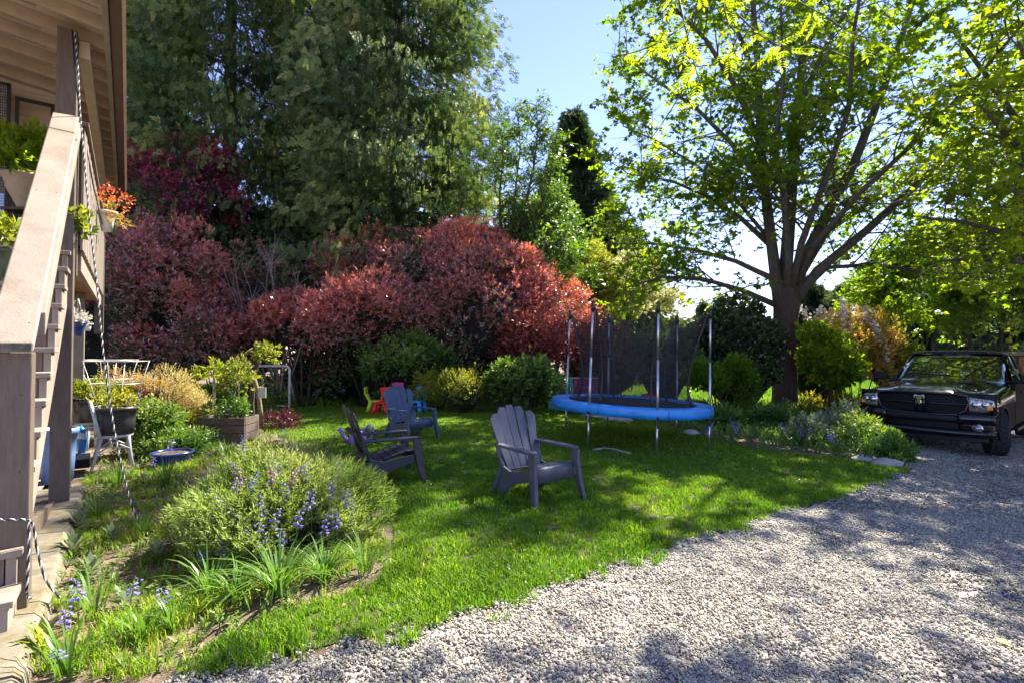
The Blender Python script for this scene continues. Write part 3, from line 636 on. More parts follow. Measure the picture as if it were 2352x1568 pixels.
for k, (px, py, Y, r_, lb) in enumerate([(1615, 695, 60, 1.9, 'tiny distant conifer top above the trampoline net'), (1860, 640, 42, 3.6, 'dark distant fir just right of the maple trunk'), (1975, 610, 40, 3.8, 'distant fir above the white blossom shrub'), (2100, 560, 38, 4.4, 'tall distant fir behind the green thicket'), (2235, 500, 36, 5.0, 'darkest fir behind the pickup cab'), (2345, 450, 33, 5.2, 'fir at the right edge behind the yellow maple')]):
    b = P(px, py, Y); conifer('fir_tree', lb, b.x, Y, b.z, r_, 1.0, 4500, 40 + k, mat='conifer', L=.7, wd=.24, hang=.5)

# slim broadleaf tree
sb = P(1160, 640, 17.5); sb0 = Vector((sb.x, 17.5, 0)); tk = MB(); tk.tube([sb0, Vector((sb.x + .05, 17.5, 2.2)), P(1165, 590, 17.5)], [.12, .09, .08], 8)
sl = [([P(a, b, 17.5 + c * i / 4) for i, (a, b) in enumerate(q)], [.07, .05, .035, .02, .01]) for c, q in [
 (.3, [(1165, 600), (1180, 520), (1185, 430), (1195, 340), (1190, 255)]), (-.6, [(1170, 570), (1205, 480), (1225, 390), (1235, 310), (1232, 235)]),
 (.8, [(1165, 600), (1150, 520), (1148, 440), (1155, 370), (1152, 300)]), (-.4, [(1180, 560), (1230, 500), (1260, 430), (1270, 360), (1265, 300)]),
 (1.2, [(1172, 580), (1230, 560), (1265, 520), (1280, 470), (1290, 430)]), (-1.2, [(1170, 600), (1210, 590), (1250, 580), (1280, 560), (1300, 530)])]]
decid('slim_tree', 'slim upright broadleaf tree against the sky left of the maple', sl, tk, 46, 7, 7, .16, 15, mat='broad', sublen=(.35, .95), twiglen=(.15, .4), lobes=1, base=tuple(sb0), tbias=-.18, trunkmat='twig', barkmat='twig', start=.1, wd=.38)

# ---------------------------------------------------------------- red hedge
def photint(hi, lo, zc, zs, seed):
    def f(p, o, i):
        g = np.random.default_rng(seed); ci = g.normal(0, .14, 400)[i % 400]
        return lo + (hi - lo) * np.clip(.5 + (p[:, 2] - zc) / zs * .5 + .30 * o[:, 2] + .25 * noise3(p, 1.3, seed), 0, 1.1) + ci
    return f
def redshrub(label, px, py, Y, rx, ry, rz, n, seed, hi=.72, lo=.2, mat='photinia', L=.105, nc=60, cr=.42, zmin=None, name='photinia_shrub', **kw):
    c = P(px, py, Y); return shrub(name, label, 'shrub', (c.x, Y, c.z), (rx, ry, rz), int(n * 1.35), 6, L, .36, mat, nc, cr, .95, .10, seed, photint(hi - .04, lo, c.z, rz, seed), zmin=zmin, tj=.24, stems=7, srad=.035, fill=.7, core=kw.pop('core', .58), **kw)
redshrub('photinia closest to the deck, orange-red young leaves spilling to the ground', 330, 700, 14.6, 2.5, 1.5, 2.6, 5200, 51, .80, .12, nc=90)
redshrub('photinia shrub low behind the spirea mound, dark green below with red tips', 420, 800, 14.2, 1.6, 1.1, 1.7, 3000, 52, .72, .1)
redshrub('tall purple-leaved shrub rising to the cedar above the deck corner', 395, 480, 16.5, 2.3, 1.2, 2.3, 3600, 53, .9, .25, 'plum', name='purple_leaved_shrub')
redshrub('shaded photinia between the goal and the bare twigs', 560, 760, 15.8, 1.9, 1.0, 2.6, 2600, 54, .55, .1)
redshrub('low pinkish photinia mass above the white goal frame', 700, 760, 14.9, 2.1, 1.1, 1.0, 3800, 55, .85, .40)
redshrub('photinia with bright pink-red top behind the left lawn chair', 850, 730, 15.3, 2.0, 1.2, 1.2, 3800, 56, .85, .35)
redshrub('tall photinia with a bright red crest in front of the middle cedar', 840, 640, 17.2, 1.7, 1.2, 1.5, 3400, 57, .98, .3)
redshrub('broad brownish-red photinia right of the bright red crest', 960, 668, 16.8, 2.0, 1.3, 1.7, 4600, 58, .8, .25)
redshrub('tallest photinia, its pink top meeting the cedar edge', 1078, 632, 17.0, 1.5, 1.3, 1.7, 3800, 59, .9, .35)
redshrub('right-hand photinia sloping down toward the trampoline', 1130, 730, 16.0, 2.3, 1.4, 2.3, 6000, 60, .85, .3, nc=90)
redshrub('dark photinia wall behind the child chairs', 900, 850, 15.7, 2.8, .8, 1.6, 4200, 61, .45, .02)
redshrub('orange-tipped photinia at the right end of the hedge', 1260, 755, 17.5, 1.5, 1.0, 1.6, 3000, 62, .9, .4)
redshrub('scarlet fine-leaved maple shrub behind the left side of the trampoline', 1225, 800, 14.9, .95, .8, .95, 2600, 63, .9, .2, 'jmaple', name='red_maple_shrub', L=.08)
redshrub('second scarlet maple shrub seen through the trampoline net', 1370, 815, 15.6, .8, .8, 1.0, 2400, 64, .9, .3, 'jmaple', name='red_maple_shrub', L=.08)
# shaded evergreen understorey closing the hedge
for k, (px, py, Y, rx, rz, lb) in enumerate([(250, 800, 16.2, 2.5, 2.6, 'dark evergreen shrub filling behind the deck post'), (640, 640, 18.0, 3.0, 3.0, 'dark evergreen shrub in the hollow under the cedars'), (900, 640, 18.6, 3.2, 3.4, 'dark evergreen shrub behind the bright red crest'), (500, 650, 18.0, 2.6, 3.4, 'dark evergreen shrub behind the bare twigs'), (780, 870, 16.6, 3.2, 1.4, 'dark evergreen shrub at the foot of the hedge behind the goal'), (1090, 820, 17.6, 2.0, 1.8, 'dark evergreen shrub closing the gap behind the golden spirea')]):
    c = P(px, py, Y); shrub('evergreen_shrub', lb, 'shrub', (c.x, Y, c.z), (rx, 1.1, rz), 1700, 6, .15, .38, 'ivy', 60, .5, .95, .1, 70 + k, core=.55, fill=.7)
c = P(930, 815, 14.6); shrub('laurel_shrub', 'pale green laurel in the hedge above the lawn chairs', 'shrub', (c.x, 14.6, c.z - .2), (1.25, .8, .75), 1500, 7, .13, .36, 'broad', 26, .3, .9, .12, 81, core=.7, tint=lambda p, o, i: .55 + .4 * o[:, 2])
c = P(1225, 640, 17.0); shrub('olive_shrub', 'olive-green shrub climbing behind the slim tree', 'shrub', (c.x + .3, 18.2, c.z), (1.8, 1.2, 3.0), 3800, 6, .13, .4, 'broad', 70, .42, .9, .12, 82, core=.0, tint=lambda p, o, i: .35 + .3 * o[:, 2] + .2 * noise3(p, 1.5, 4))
# bare twiggy shrub in the hollow
t = thing('bare_shrub', 'leafless greyish twiggy shrub in the dark gap of the hedge', 'shrub', (P(640, 700, 15.2).x, 15.2, 0)); mb = MB(); rs = random.Random(3)
for k in range(14):
    a = Vector((P(640, 700, 15.2).x + rs.uniform(-.5, .5), 15.2 + rs.uniform(-.3, .3), .5)); m = branch_pts(a, (rs.uniform(-.6, .6), rs.uniform(-.4, .1), 1), rs.uniform(3.0, 4.6), 6, .14, rs, .05)
    mb.tube(m, [.03, .025, .02, .015, .01, .007, .004], 5)
    for q in range(9):
        p, d = along(m, rs.uniform(.35, 1)); m2 = branch_pts(p, d + Vector((rs.uniform(-1, 1), rs.uniform(-1, 1), rs.uniform(-.2, .6))), rs.uniform(.4, 1.1), 3, .15, rs); mb.tube(m2, [.008, .006, .005, .003], 3, cap=False)
mb.build('stem', pbr('grey_twig', (.22, .18, .13), .9, col2=(.3, .25, .2), ns=9), t)

# ---------------------------------------------------------------- shrubs along the back of the lawn and behind the trampoline
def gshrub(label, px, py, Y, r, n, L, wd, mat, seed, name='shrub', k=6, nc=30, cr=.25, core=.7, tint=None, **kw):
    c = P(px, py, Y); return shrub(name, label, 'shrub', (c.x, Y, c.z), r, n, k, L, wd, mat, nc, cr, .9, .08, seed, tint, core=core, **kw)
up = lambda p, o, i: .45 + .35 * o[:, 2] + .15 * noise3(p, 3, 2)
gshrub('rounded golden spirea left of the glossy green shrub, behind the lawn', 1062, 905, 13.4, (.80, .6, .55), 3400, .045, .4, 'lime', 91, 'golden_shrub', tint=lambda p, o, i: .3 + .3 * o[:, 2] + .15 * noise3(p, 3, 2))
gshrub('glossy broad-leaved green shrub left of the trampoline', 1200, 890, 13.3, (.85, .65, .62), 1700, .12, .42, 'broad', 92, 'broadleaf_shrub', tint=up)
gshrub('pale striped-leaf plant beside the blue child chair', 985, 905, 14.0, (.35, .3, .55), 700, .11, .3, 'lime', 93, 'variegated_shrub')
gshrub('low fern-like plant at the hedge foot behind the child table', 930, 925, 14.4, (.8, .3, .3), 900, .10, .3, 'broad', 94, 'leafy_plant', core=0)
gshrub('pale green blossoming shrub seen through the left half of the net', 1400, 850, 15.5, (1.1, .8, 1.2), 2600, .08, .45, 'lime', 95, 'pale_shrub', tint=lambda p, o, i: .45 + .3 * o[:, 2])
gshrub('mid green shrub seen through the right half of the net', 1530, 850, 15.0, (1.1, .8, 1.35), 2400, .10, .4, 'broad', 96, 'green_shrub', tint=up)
gshrub('cream-flowered cherry standing above the trampoline net', 1440, 690, 21, (2.1, 1.5, 1.9), 4200, .11, .5, 'palebloom', 97, 'flowering_cherry', cr=.5, nc=50, core=0)
gshrub('yellow-green upright shrub just left of the cream-flowered cherry', 1370, 670, 20, (1.0, .8, 2.0), 2400, .10, .4, 'lime', 98, 'yellow_shrub', cr=.35, core=0)
gshrub('green shrub above the red end of the hedge', 1310, 640, 21, (1.3, 1, 1.7), 2200, .13, .5, 'maple', 99, 'green_shrub', cr=.4, core=0)
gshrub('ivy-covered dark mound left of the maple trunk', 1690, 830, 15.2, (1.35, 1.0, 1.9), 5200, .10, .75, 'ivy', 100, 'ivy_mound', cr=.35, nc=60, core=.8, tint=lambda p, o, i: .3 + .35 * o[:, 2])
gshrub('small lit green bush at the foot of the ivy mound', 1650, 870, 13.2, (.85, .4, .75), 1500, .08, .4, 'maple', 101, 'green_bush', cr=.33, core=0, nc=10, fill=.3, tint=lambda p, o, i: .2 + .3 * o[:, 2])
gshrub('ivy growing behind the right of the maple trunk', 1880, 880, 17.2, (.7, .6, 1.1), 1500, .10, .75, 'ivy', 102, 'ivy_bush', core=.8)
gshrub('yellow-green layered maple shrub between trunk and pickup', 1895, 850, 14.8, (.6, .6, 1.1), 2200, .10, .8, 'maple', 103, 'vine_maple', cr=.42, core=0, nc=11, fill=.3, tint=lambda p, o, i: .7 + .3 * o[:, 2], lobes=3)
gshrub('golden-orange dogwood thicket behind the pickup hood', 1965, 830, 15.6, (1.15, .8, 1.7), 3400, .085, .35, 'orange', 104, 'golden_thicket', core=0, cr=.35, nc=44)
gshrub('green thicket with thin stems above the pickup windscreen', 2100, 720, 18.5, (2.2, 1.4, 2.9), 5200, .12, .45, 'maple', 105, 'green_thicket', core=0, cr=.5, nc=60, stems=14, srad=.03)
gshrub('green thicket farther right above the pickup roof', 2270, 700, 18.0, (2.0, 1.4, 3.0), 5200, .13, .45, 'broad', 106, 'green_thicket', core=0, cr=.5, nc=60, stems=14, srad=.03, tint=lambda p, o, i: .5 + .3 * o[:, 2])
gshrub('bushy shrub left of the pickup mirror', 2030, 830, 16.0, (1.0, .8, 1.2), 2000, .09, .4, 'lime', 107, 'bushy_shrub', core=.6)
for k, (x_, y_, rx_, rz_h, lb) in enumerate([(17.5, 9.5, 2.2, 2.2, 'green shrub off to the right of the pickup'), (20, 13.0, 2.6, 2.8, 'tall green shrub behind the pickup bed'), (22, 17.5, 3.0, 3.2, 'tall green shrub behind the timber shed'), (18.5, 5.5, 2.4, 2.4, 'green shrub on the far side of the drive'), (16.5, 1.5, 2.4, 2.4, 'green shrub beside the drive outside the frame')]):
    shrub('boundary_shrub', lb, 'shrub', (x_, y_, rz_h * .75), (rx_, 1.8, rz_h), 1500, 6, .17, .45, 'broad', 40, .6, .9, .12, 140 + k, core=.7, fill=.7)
# arching white blossom
t = thing('bridal_wreath_shrub', 'shrub with arching white-blossomed canes right of the maple trunk', 'shrub', (P(1920, 800, 16.2).x, 16.2, gz(11))); mb = MB(); PB = []; rs = random.Random(12)
b0 = Vector((P(1920, 800, 16.2).x, 16.2, gz(11)))
for k in range(26):
    a = rs.uniform(0, 6.28); rr_ = rs.uniform(.5, 1.9); h = rs.uniform(2.9, 3.7)
    m = [b0, b0 + Vector((math.cos(a) * rr_ * .3, math.sin(a) * rr_ * .2, h * .65)), b0 + Vector((math.cos(a) * rr_ * .65, math.sin(a) * rr_ * .4, h)), b0 + Vector((math.cos(a) * rr_, math.sin(a) * rr_ * .6, h * .88)), b0 + Vector((math.cos(a) * rr_ * 1.2, math.sin(a) * rr_ * .7, h * .6))]
    mb.tube(m, [.02, .015, .012, .008, .004], 4, cap=False)
    for q in range(75):
        p, d = along(m, rs.uniform(.4, 1)); PB.append(tuple(p + Vector((rs.gauss(0, .03), rs.gauss(0, .03), rs.gauss(0, .03)))))
mb.build('stem', M['stem'], t); PB = np.array(PB); v, f, q = shoots(PB, runit(len(PB)) + [0, 0, .4], 4, .03, .06, .8, 1.1, rng.uniform(0, 1, len(PB))); npmesh('blossom', v, f, LM['blossom'], q, t)

# ---------------------------------------------------------------- right-hand flower bed
bed = [(p.x, p.y) for p in (G(*q) for q in [(2090, 1078), (1990, 1062), (1900, 1052), (1750, 1032), (1620, 1003), (1560, 985), (1500, 966), (1400, 956)])] + [(1.5, 16.5), (10.5, 17.5), (8.2, 12.4)] + [(p.x, p.y) for p in (G(1995, 1003), G(2035, 1025))]
def scatter(poly, n, seed=1):
    g = np.random.default_rng(seed); a = np.array(poly); x = g.uniform(a[:, 0].min(), a[:, 0].max(), n); y = g.uniform(a[:, 1].min(), a[:, 1].max(), n); k = pip(x, y, poly)
    return np.stack([x[k], y[k], gza(x[k])], 1)
p = scatter(bed, 8000, 3); hgt = .13 + .14 * noise3(p, 2.4, 9); parts = []
pp = p + np.stack([0 * hgt, 0 * hgt, np.maximum(hgt * rng.uniform(.1, 1, len(p)), .01)], 1)
v, f, q = shoots(pp, runit(len(pp)) * .5 + [0, 0, 1], 6, .10, .085, .38, .9, .4 + .3 * noise3(p, 2, 4)); parts.append((v, f, q))
tag(npmesh('ground_cover', v, f, LM['broad'], q), 'mixed low leafy ground cover in the bed between lawn and pickup', 'ground cover', kind='stuff')
bedplants = [(1935, 1010, .48, 'lamb', 'grey-leaved mound at the front of the right bed'), (1985, 985, .55, 'lime', 'pale speckled bush beside the pickup bumper'), (1990, 1035, .42, 'broad', 'dark green bush at the bed tip by the gravel'), (1860, 1020, .34, 'lamb', 'silver-leaved plant at the lawn edge of the right bed'), (1780, 985, .42, 'broad', 'leafy clump in the middle of the right bed'), (1700, 965, .42, 'strap', 'clump of upright leaves near the trampoline leg'), (1655, 985, .36, 'broad', 'low clump right of the trampoline front leg'), (1850, 955, .45, 'lime', 'light green plant in front of the maple roots'), (1930, 960, .5, 'lime', 'yellow-green bush between maple roots and pickup'), (1600, 965, .34, 'lime', 'small lit plant under the right rim of the trampoline'), (2050, 1058, .25, 'strap', 'last low plant where bed meets gravel')]
for k, (px, py, r_, mt, lb) in enumerate(bedplants):
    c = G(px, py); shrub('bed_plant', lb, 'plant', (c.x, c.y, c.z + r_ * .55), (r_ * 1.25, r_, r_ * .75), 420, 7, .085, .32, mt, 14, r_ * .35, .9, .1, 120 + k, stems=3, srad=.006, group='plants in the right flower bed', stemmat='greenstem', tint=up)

# ---------------------------------------------------------------- left garden bed
bc = G(640, 1260); bc = Vector((-2.04, 4.6, 0))
def bush_pts(n, seed):
    g = np.random.default_rng(seed); a = g.uniform(0, 6.28, n); r_ = np.sqrt(g.uniform(0, 1, n)); lob = 1 + .14 * np.sin(3 * a + 1) + .10 * np.sin(5 * a + 2.2) + .05 * np.sin(9 * a); x = bc.x + np.cos(a) * r_ * .74 * lob; y = bc.y + np.sin(a) * r_ * .85 * lob
    top = .56 * np.sqrt(np.clip(1 - r_ ** 2 * .92, 0, 1)) + .13 * noise3(np.stack([x, y, 0 * x], 1), 6, 3); return np.stack([x, y, top], 1), a, r_
p, a, r_ = bush_pts(5200, 5); p[:, 2] *= rng.uniform(.55, 1.0, len(p)); p[:, 2] = np.maximum(p[:, 2], .03)
ax = np.stack([np.cos(a) * r_ * .9, np.sin(a) * r_ * .9, np.full(len(a), .8)], 1) + .35 * runit(len(a))
t = thing('lavender_bush', 'large mounded grey-green bush dotted with bluebells left of the lawn', 'bush', bc)
v, f, q = shoots(p, ax, 13, .13, .052, .17, .75, .45 + .25 * noise3(p, 3.5, 8) + .15 * (p[:, 2] > .5), .14); npmesh('foliage', v, f, LM['lavender'], q, t)
MB().blob((bc.x, bc.y, .2), (.52, .56, .30), 3).build('shade_core', M['core'], t); stems_mb((bc.x, bc.y, .35), (1.0, .8, .35), bc, 34, .009, 6, .95).build('stem', M['stem'], t)  # the blob is painted shade inside the bush

q_ = rpoints(16000, (-14, 34), (14.9, 38), [(-14, 14.9), (6.8, 15.0), (8.3, 13.5), (11, 16.3), (34, 27), (34, 38), (-14, 38)])
spread('undergrowth', 'rough grass and undergrowth beyond the lawn and drive', 'undergrowth', LONG, q_, 3.2 + rng.normal(0, .5, len(q_)), -.1 + .15 * n2(q_, 1, 3))
# ---------------------------------------------------------------- bluebells
def bell_proto(pink=False, seed=0, h=.34):
    rs = random.Random(seed); mt = LM['bellpink' if pink else 'bell']
    st = MB(); st.tube([(0, 0, 0), (.005, 0, h * .5), (.02, 0, h * .85), (.05, 0, h)], [.0035, .003, .0025, .0015], 5)
    fl = []
    for k in range(10):
        u_ = k / 9; a = k * 2.3 + rs.uniform(-.4, .4); z = h * (.62 + .40 * u_); x0 = .012 + .04 * u_ * u_
        c0 = Vector((x0 + math.cos(a) * .012, math.sin(a) * .012, z)); d = Vector((math.cos(a) * .75, math.sin(a) * .75, -.65)).normalized()
        x = d.orthogonal().normalized(); y = d.cross(x); n = 6; ls = .028 * (1.1 - .45 * u_)
        for j in range(n):
            e = 2 * math.pi * j / n; q_ = x * math.cos(e) + y * math.sin(e)
            w_ = x * -math.sin(e) + y * math.cos(e)
            fl.append((c0, c0 + d * ls * .6 + q_ * ls * .28 + w_ * ls * .2, c0 + d * ls * 1.05 + q_ * ls * .62, c0 + d * ls * .6 + q_ * ls * .28 - w_ * ls * .2))
    V = np.array([tuple(v) for q in fl for v in q]); F = np.arange(len(V)).reshape(-1, 4); T = np.repeat(np.random.default_rng(seed).uniform(0, 1, len(fl)), 4)
    return st, V, F, T, mt
BP = {}
def bluebell(px, py, Y, label, group, pink=False, base_z=None, sc_=1.0):
    key = (pink, random.randrange(3)); top = P(px, py, Y); b = Vector((top.x, top.y, gz(top.x)))
    h = max(.16, top.z - b.z); hh = .34 * sc_
    if base_z is None and h > hh * 1.15: b.z = top.z - hh; h = hh
    s_ = h / .34 if base_z is None else sc_
    t = thing('bluebell', label, 'flower', b, random.uniform(0, 6.28), group); t.scale = (max(s_, .95),) * 2 + (s_,)
    if key not in BP:
        st, V, F, T, mt = bell_proto(pink, key[1] + 1)
        a = st.build('stem', M['greenstem'], t, world=False); me = a.data
        q = npmesh('flower_head', V, F, mt, T); q.parent = t; BP[key] = (a, q)
    else:
        for src in BP[key]: c = src.copy(); sc.collection.objects.link(c); c.parent = t
    return t
near = [(150, 1388, 2.75, 'bluebell spike nearest the concrete kerb'), (182, 1328, 3.0, 'bluebell spike second from the kerb, below the newel post'), (300, 1335, 3.15, 'bluebell spike between the kerb and the big bush'), (384, 1352, 3.1, 'tall violet bluebell spike left of the strap-leaved clump'), (140, 1488, 2.55, 'lowest bluebell spike at the bottom left corner')]
for px, py, Y, lb in near: bluebell(px, py, Y, lb, 'bluebells in the near weedy bed')
rs = random.Random(21)
def bush_top(x, y):
    q = ((x - bc.x) / .76) ** 2 + ((y - bc.y) / .85) ** 2; return .64 * math.sqrt(max(0, 1 - q * .92)) if q < 1 else 0
def bushY(px, py):
    for k in range(160):
        Y = 3.3 + k * .0125; q = P(px, py + 12, Y)
        if q.z < bush_top(q.x, q.y) + .05: return Y - .08
    return 3.3 + (1330 - py) / 330 * 2.4
for (px, py) in [(565, 1180), (505, 1240), (520, 1225), (590, 1235), (575, 1212), (610, 1150), (625, 1170), (680, 1165), (742, 1185), (548, 1060), (600, 1070), (640, 1068), (700, 1060), (730, 1050), (478, 1068), (440, 1130), (465, 1125), (500, 1100), (620, 1040), (655, 1020), (690, 1015), (560, 1010), (582, 1000), (790, 1130), (812, 1120), (838, 1140), (810, 1150), (775, 1170), (760, 1100), (770, 1060), (540, 1160), (660, 1110), (530, 1045), (716, 1120), (850, 1175), (826, 1210), (430, 1180), (455, 1215), (470, 1160), (490, 1175), (515, 1140), (530, 1110), (450, 1095), (590, 1130), (470, 1255), (610, 1195), (650, 1215), (575, 1085)]:
    if rs.random() < .12: continue
    bluebell(px, py, bushY(px, py), 'violet-blue bluebell spike rising from the big grey-green bush', 'bluebells in the big bush')
for (px, py) in [(545, 1075), (547, 1100), (618, 1082), (636, 1075), (668, 1075), (482, 1060)]:
    bluebell(px, py, bushY(px, py), 'pink bluebell spike among the blue ones on the big bush', 'pink bluebells', True)
for (px, py, Y) in [(388, 1008, 7.3), (352, 1050, 6.6), (300, 905, 8.6), (315, 898, 8.7), (560, 995, 8.2), (545, 1010, 7.9), (655, 985, 9.5), (330, 1080, 6.2)]:
    bluebell(px, py, Y, 'bluebell spike among the pots by the deck', 'bluebells among the pots')
for k in range(46):
    px = rs.choice([1690, 1800, 1850, 1930, 1945, 1960, 1905, 1625]) + rs.gauss(0, 9); py = 972 + rs.gauss(0, 6) + (12 if px > 1900 else 0); g_ = G(px, py + 42)
    bluebell(px, py, g_.y, 'bluebell spike in the right bed by the pickup', 'bluebells in the right bed', sc_=.95)

sk_ = MB(); rs = random.Random(44)
for k in range(70):
    a_ = rs.uniform(0, 6.28); rr0 = rs.uniform(.05, .85); b_ = Vector((bc.x + math.cos(a_) * rr0 * .66, bc.y + math.sin(a_) * rr0 * .75, .1)); tp0 = bush_top(b_.x, b_.y) if False else .58 * math.sqrt(max(0, 1 - rr0 * rr0 * .9))
    sk_.tube([b_, b_ + Vector((math.cos(a_) * .08, math.sin(a_) * .08, tp0)), b_ + Vector((math.cos(a_) * .16 + rs.uniform(-.05, .05), math.sin(a_) * .16, tp0 + rs.uniform(.08, .24)))], [.004, .003, .002], 3, cap=False)
sk_.build('dry_stalks', M['stem'], t)
def strap_clump(name, label, c, n, L, W_, seed, mat='strap', group=None, lean=.6, cat='plant', tb_=.5):
    g = np.random.default_rng(seed); c = Vector(c); t = thing(name, label, cat, c, group=group); V = []; F = []; T = []
    for k in range(n):
        a = g.uniform(0, 6.28); l = L * g.uniform(.55, 1.2); out = lean * g.uniform(.3, 1.3); d = np.array([math.cos(a), math.sin(a), 0]); s_ = np.array([-math.sin(a), math.cos(a), 0]); o = len(V) // 1
        b_ = np.array(c) + d * g.uniform(0, .06); ww = W_ * g.uniform(.7, 1.2); o = len(V)
        for j in range(6):
            u_ = j / 5; pos = b_ + d * l * out * u_ ** 1.6 + np.array([0, 0, l * (u_ - .55 * out * u_ ** 2.6)]); pos[2] = max(pos[2], c.z + .015)
            w_ = ww * (1 - u_ ** 2.2) * .5 + .0008; V += [pos + s_ * w_ + [0, 0, w_ * .4], pos - s_ * w_ + [0, 0, w_ * .4]]
            if j: F.append((o + 2 * j - 2, o + 2 * j - 1, o + 2 * j + 1, o + 2 * j))
        T += [g.normal(tb_, .15)] * 12
    npmesh('leaves', np.array(V), np.array(F), LM[mat], np.array(T), t); return t
for k, (px, py, n, L, lb) in enumerate([(640, 1372, 80, .46, 'arching strap-leaved clump in front of the big bush'), (745, 1335, 70, .34, 'strap-leaved clump at the bush corner by the lawn'), (545, 1380, 44, .30, 'strap-leaved clump at the left front of the big bush'), (480, 1370, 36, .34, 'small strap-leaved clump below the tall violet bluebell'), (215, 1420, 22, .30, 'bluebell leaf rosette beside the near kerb'), (155, 1560, 30, .34, 'pale strap-leaved rosette in the bottom left corner'), (330, 1470, 26, .24, 'low rosette in the middle of the weedy bed'), (400, 1450, 26, .22, 'low rosette left of the turf edge'), (380, 1120, 70, .42, 'tall grass clump in front of the blue tub'), (270, 1120, 50, .32, 'grass clump below the white chair'), (225, 1190, 40, .28, 'grass clump beside the deck post foot'), (520, 1060, 60, .38, 'dark grassy clump behind the big bush'), (840, 1320, 50, .32, 'grass clump on the lawn side of the bush'), (330, 1230, 40, .25, 'grass clump where the long rope meets the ground')]):
    g_ = G(px, py); strap_clump('strap_leaf_clump', lb, (g_.x, g_.y, .0), int(n * 1.3), L, .013 if k < 8 else .007, 200 + k, lean=(.95 if k < 4 else .6), group='strap-leaved clumps in the left bed')
def lamb_ear(label, px, py, seed, s_=1.0, mat='lamb'):
    c = G(px, py); g = np.random.default_rng(seed); t = thing('lambs_ear_plant', label, 'plant', c, group='woolly rosettes by the kerb'); n = 16
    a = np.arange(n) * 2.4; el = np.linspace(.25, 1.3, n); D = np.stack([np.cos(a) * np.cos(el), np.sin(a) * np.cos(el), np.sin(el)], 1); N = np.stack([-np.cos(a) * np.sin(el), -np.sin(a) * np.sin(el), np.cos(el)], 1)
    Pb = np.array(c) + np.stack([0 * a, 0 * a, np.linspace(.01, .07, n)], 1); ll = .15 * s_ * g.uniform(.8, 1.2, n)
    v, f, q = leafmesh(Pb, D, N, ll, ll * .36, g.uniform(0, 1, n)); npmesh('leaves', v, f, LM[mat], q, t)
for k, (px, py, s_, lb) in enumerate([(180, 1215, 1, 'woolly grey rosette by the deck post foot'), (198, 1180, .8, 'smaller woolly rosette behind the kerb corner'), (165, 1275, 1, 'woolly rosette halfway along the kerb'), (205, 1330, .8, 'woolly rosette below the newel post'), (255, 1250, .9, 'woolly rosette inside the weedy bed'), (285, 1400, .8, 'woolly rosette in the weedy bed right of the near bluebells'), (360, 1290, .8, 'woolly rosette next to the big bush')]): lamb_ear(lb, px, py, 300 + k, s_)
lamb_ear('yellow-leaved seedling at the foot of the kerb', 95, 1500, 310, .9, 'lime')
# debris on the gravel and lawn
q_ = rpoints(1500, (-1.6, 9), (2.2, 10), grav_poly, lambda x, y: np.clip(1.15 - edge_dist(x, y) * .35, .15, 1), .03); v, f, q = leafmesh(q_, runit(len(q_)) * [1, 1, .15], np.tile([0, 0, 1.], (len(q_), 1)) + .4 * runit(len(q_)), .026 * rng.uniform(.5, 1.4, len(q_)), .012, rng.uniform(0, 1, len(q_)))
tag(npmesh('gravel_debris', v, f, LM['litter'], q), 'small dry leaves and bud scales lying on the gravel', 'leaf litter', kind='stuff')
q_ = rpoints(420, (-5, 6.5), (3, 12), lawn_poly, None, .06); v, f, q = leafmesh(q_, runit(len(q_)) * [1, 1, .2], np.tile([0, 0, 1.], (len(q_), 1)) + .4 * runit(len(q_)), .035 * rng.uniform(.5, 1.4, len(q_)), .022, rng.uniform(0, 1, len(q_)))
tag(npmesh('lawn_debris', v, f, LM['litter'], q), 'scattered dry leaves on the lawn', 'leaf litter', kind='stuff')
q_ = rpoints(2600, (-5, 6.4), (2.4, 9), lawn_poly, lambda x, y: (noise3(np.stack([x, y, 0 * x], 1), 1.9, 88) > .35) * 1.0, .02); v, f, q = shoots(q_, runit(len(q_)) * .3 + [0, 0, 1], 4, .02, .028, .9, 1.3, .4 + .2 * rng.normal(size=len(q_)))
tag(npmesh('clover', v, f, LM['broad'], q), 'patches of clover and broad weeds in the lawn', 'clover', kind='stuff')
# weeds, moss grass, litter over the bed
wpoly = [(p.x, p.y) for p in (G(*q) for q in [(60, 1566), (420, 1566), (480, 1480), (600, 1425), (740, 1385), (900, 1290), (850, 1130), (700, 1030), (560, 960), (330, 960), (200, 1090), (170, 1180)])]
p = scatter(wpoly, 9000, 8); k = noise3(p, 4.0, 12) > -.35; p = p[k]
v, f, q = shoots(p + [0, 0, .01], runit(len(p)) * .6 + [0, 0, 1], 6, .05, .06, .3, 1.0, .5 + .3 * noise3(p, 3, 6))
tag(npmesh('weeds', v, f, LM['weed'], q), 'small weeds and seedlings over the left bed', 'weeds', kind='stuff')
p = rpoints(14000, (-5.5, -.6), (2.1, 9), wpoly, lambda x, y: np.clip(noise3(np.stack([x, y, 0 * x], 1), 5, 31) * 1.1 + .35, 0, .9)); spread('bed_grass', 'thin mossy grass growing in the left bed', 'grass', LONG, p, .75 + .35 * n2(p, 4, 3), .25 + .2 * n2(p, 3, 4))
p = scatter(wpoly, 3200, 18); v, f, q = leafmesh(p + [0, 0, .012], runit(len(p)) * [1, 1, .2], np.tile([0, 0, 1.], (len(p), 1)) + .5 * runit(len(p)), .045, .022, rng.uniform(0, 1, len(p)))
tag(npmesh('leaf_litter', v, f, LM['litter'], q), 'dry brown leaf litter on the soil', 'leaf litter', kind='stuff')
y_ = G(2297, 1487); v, f, q = leafmesh(np.array([[y_.x, y_.y, y_.z + .035]]), np.array([[1, .3, .1]]), np.array([[0, -.2, 1.]]), .06, .04, np.array([.8]), 3)
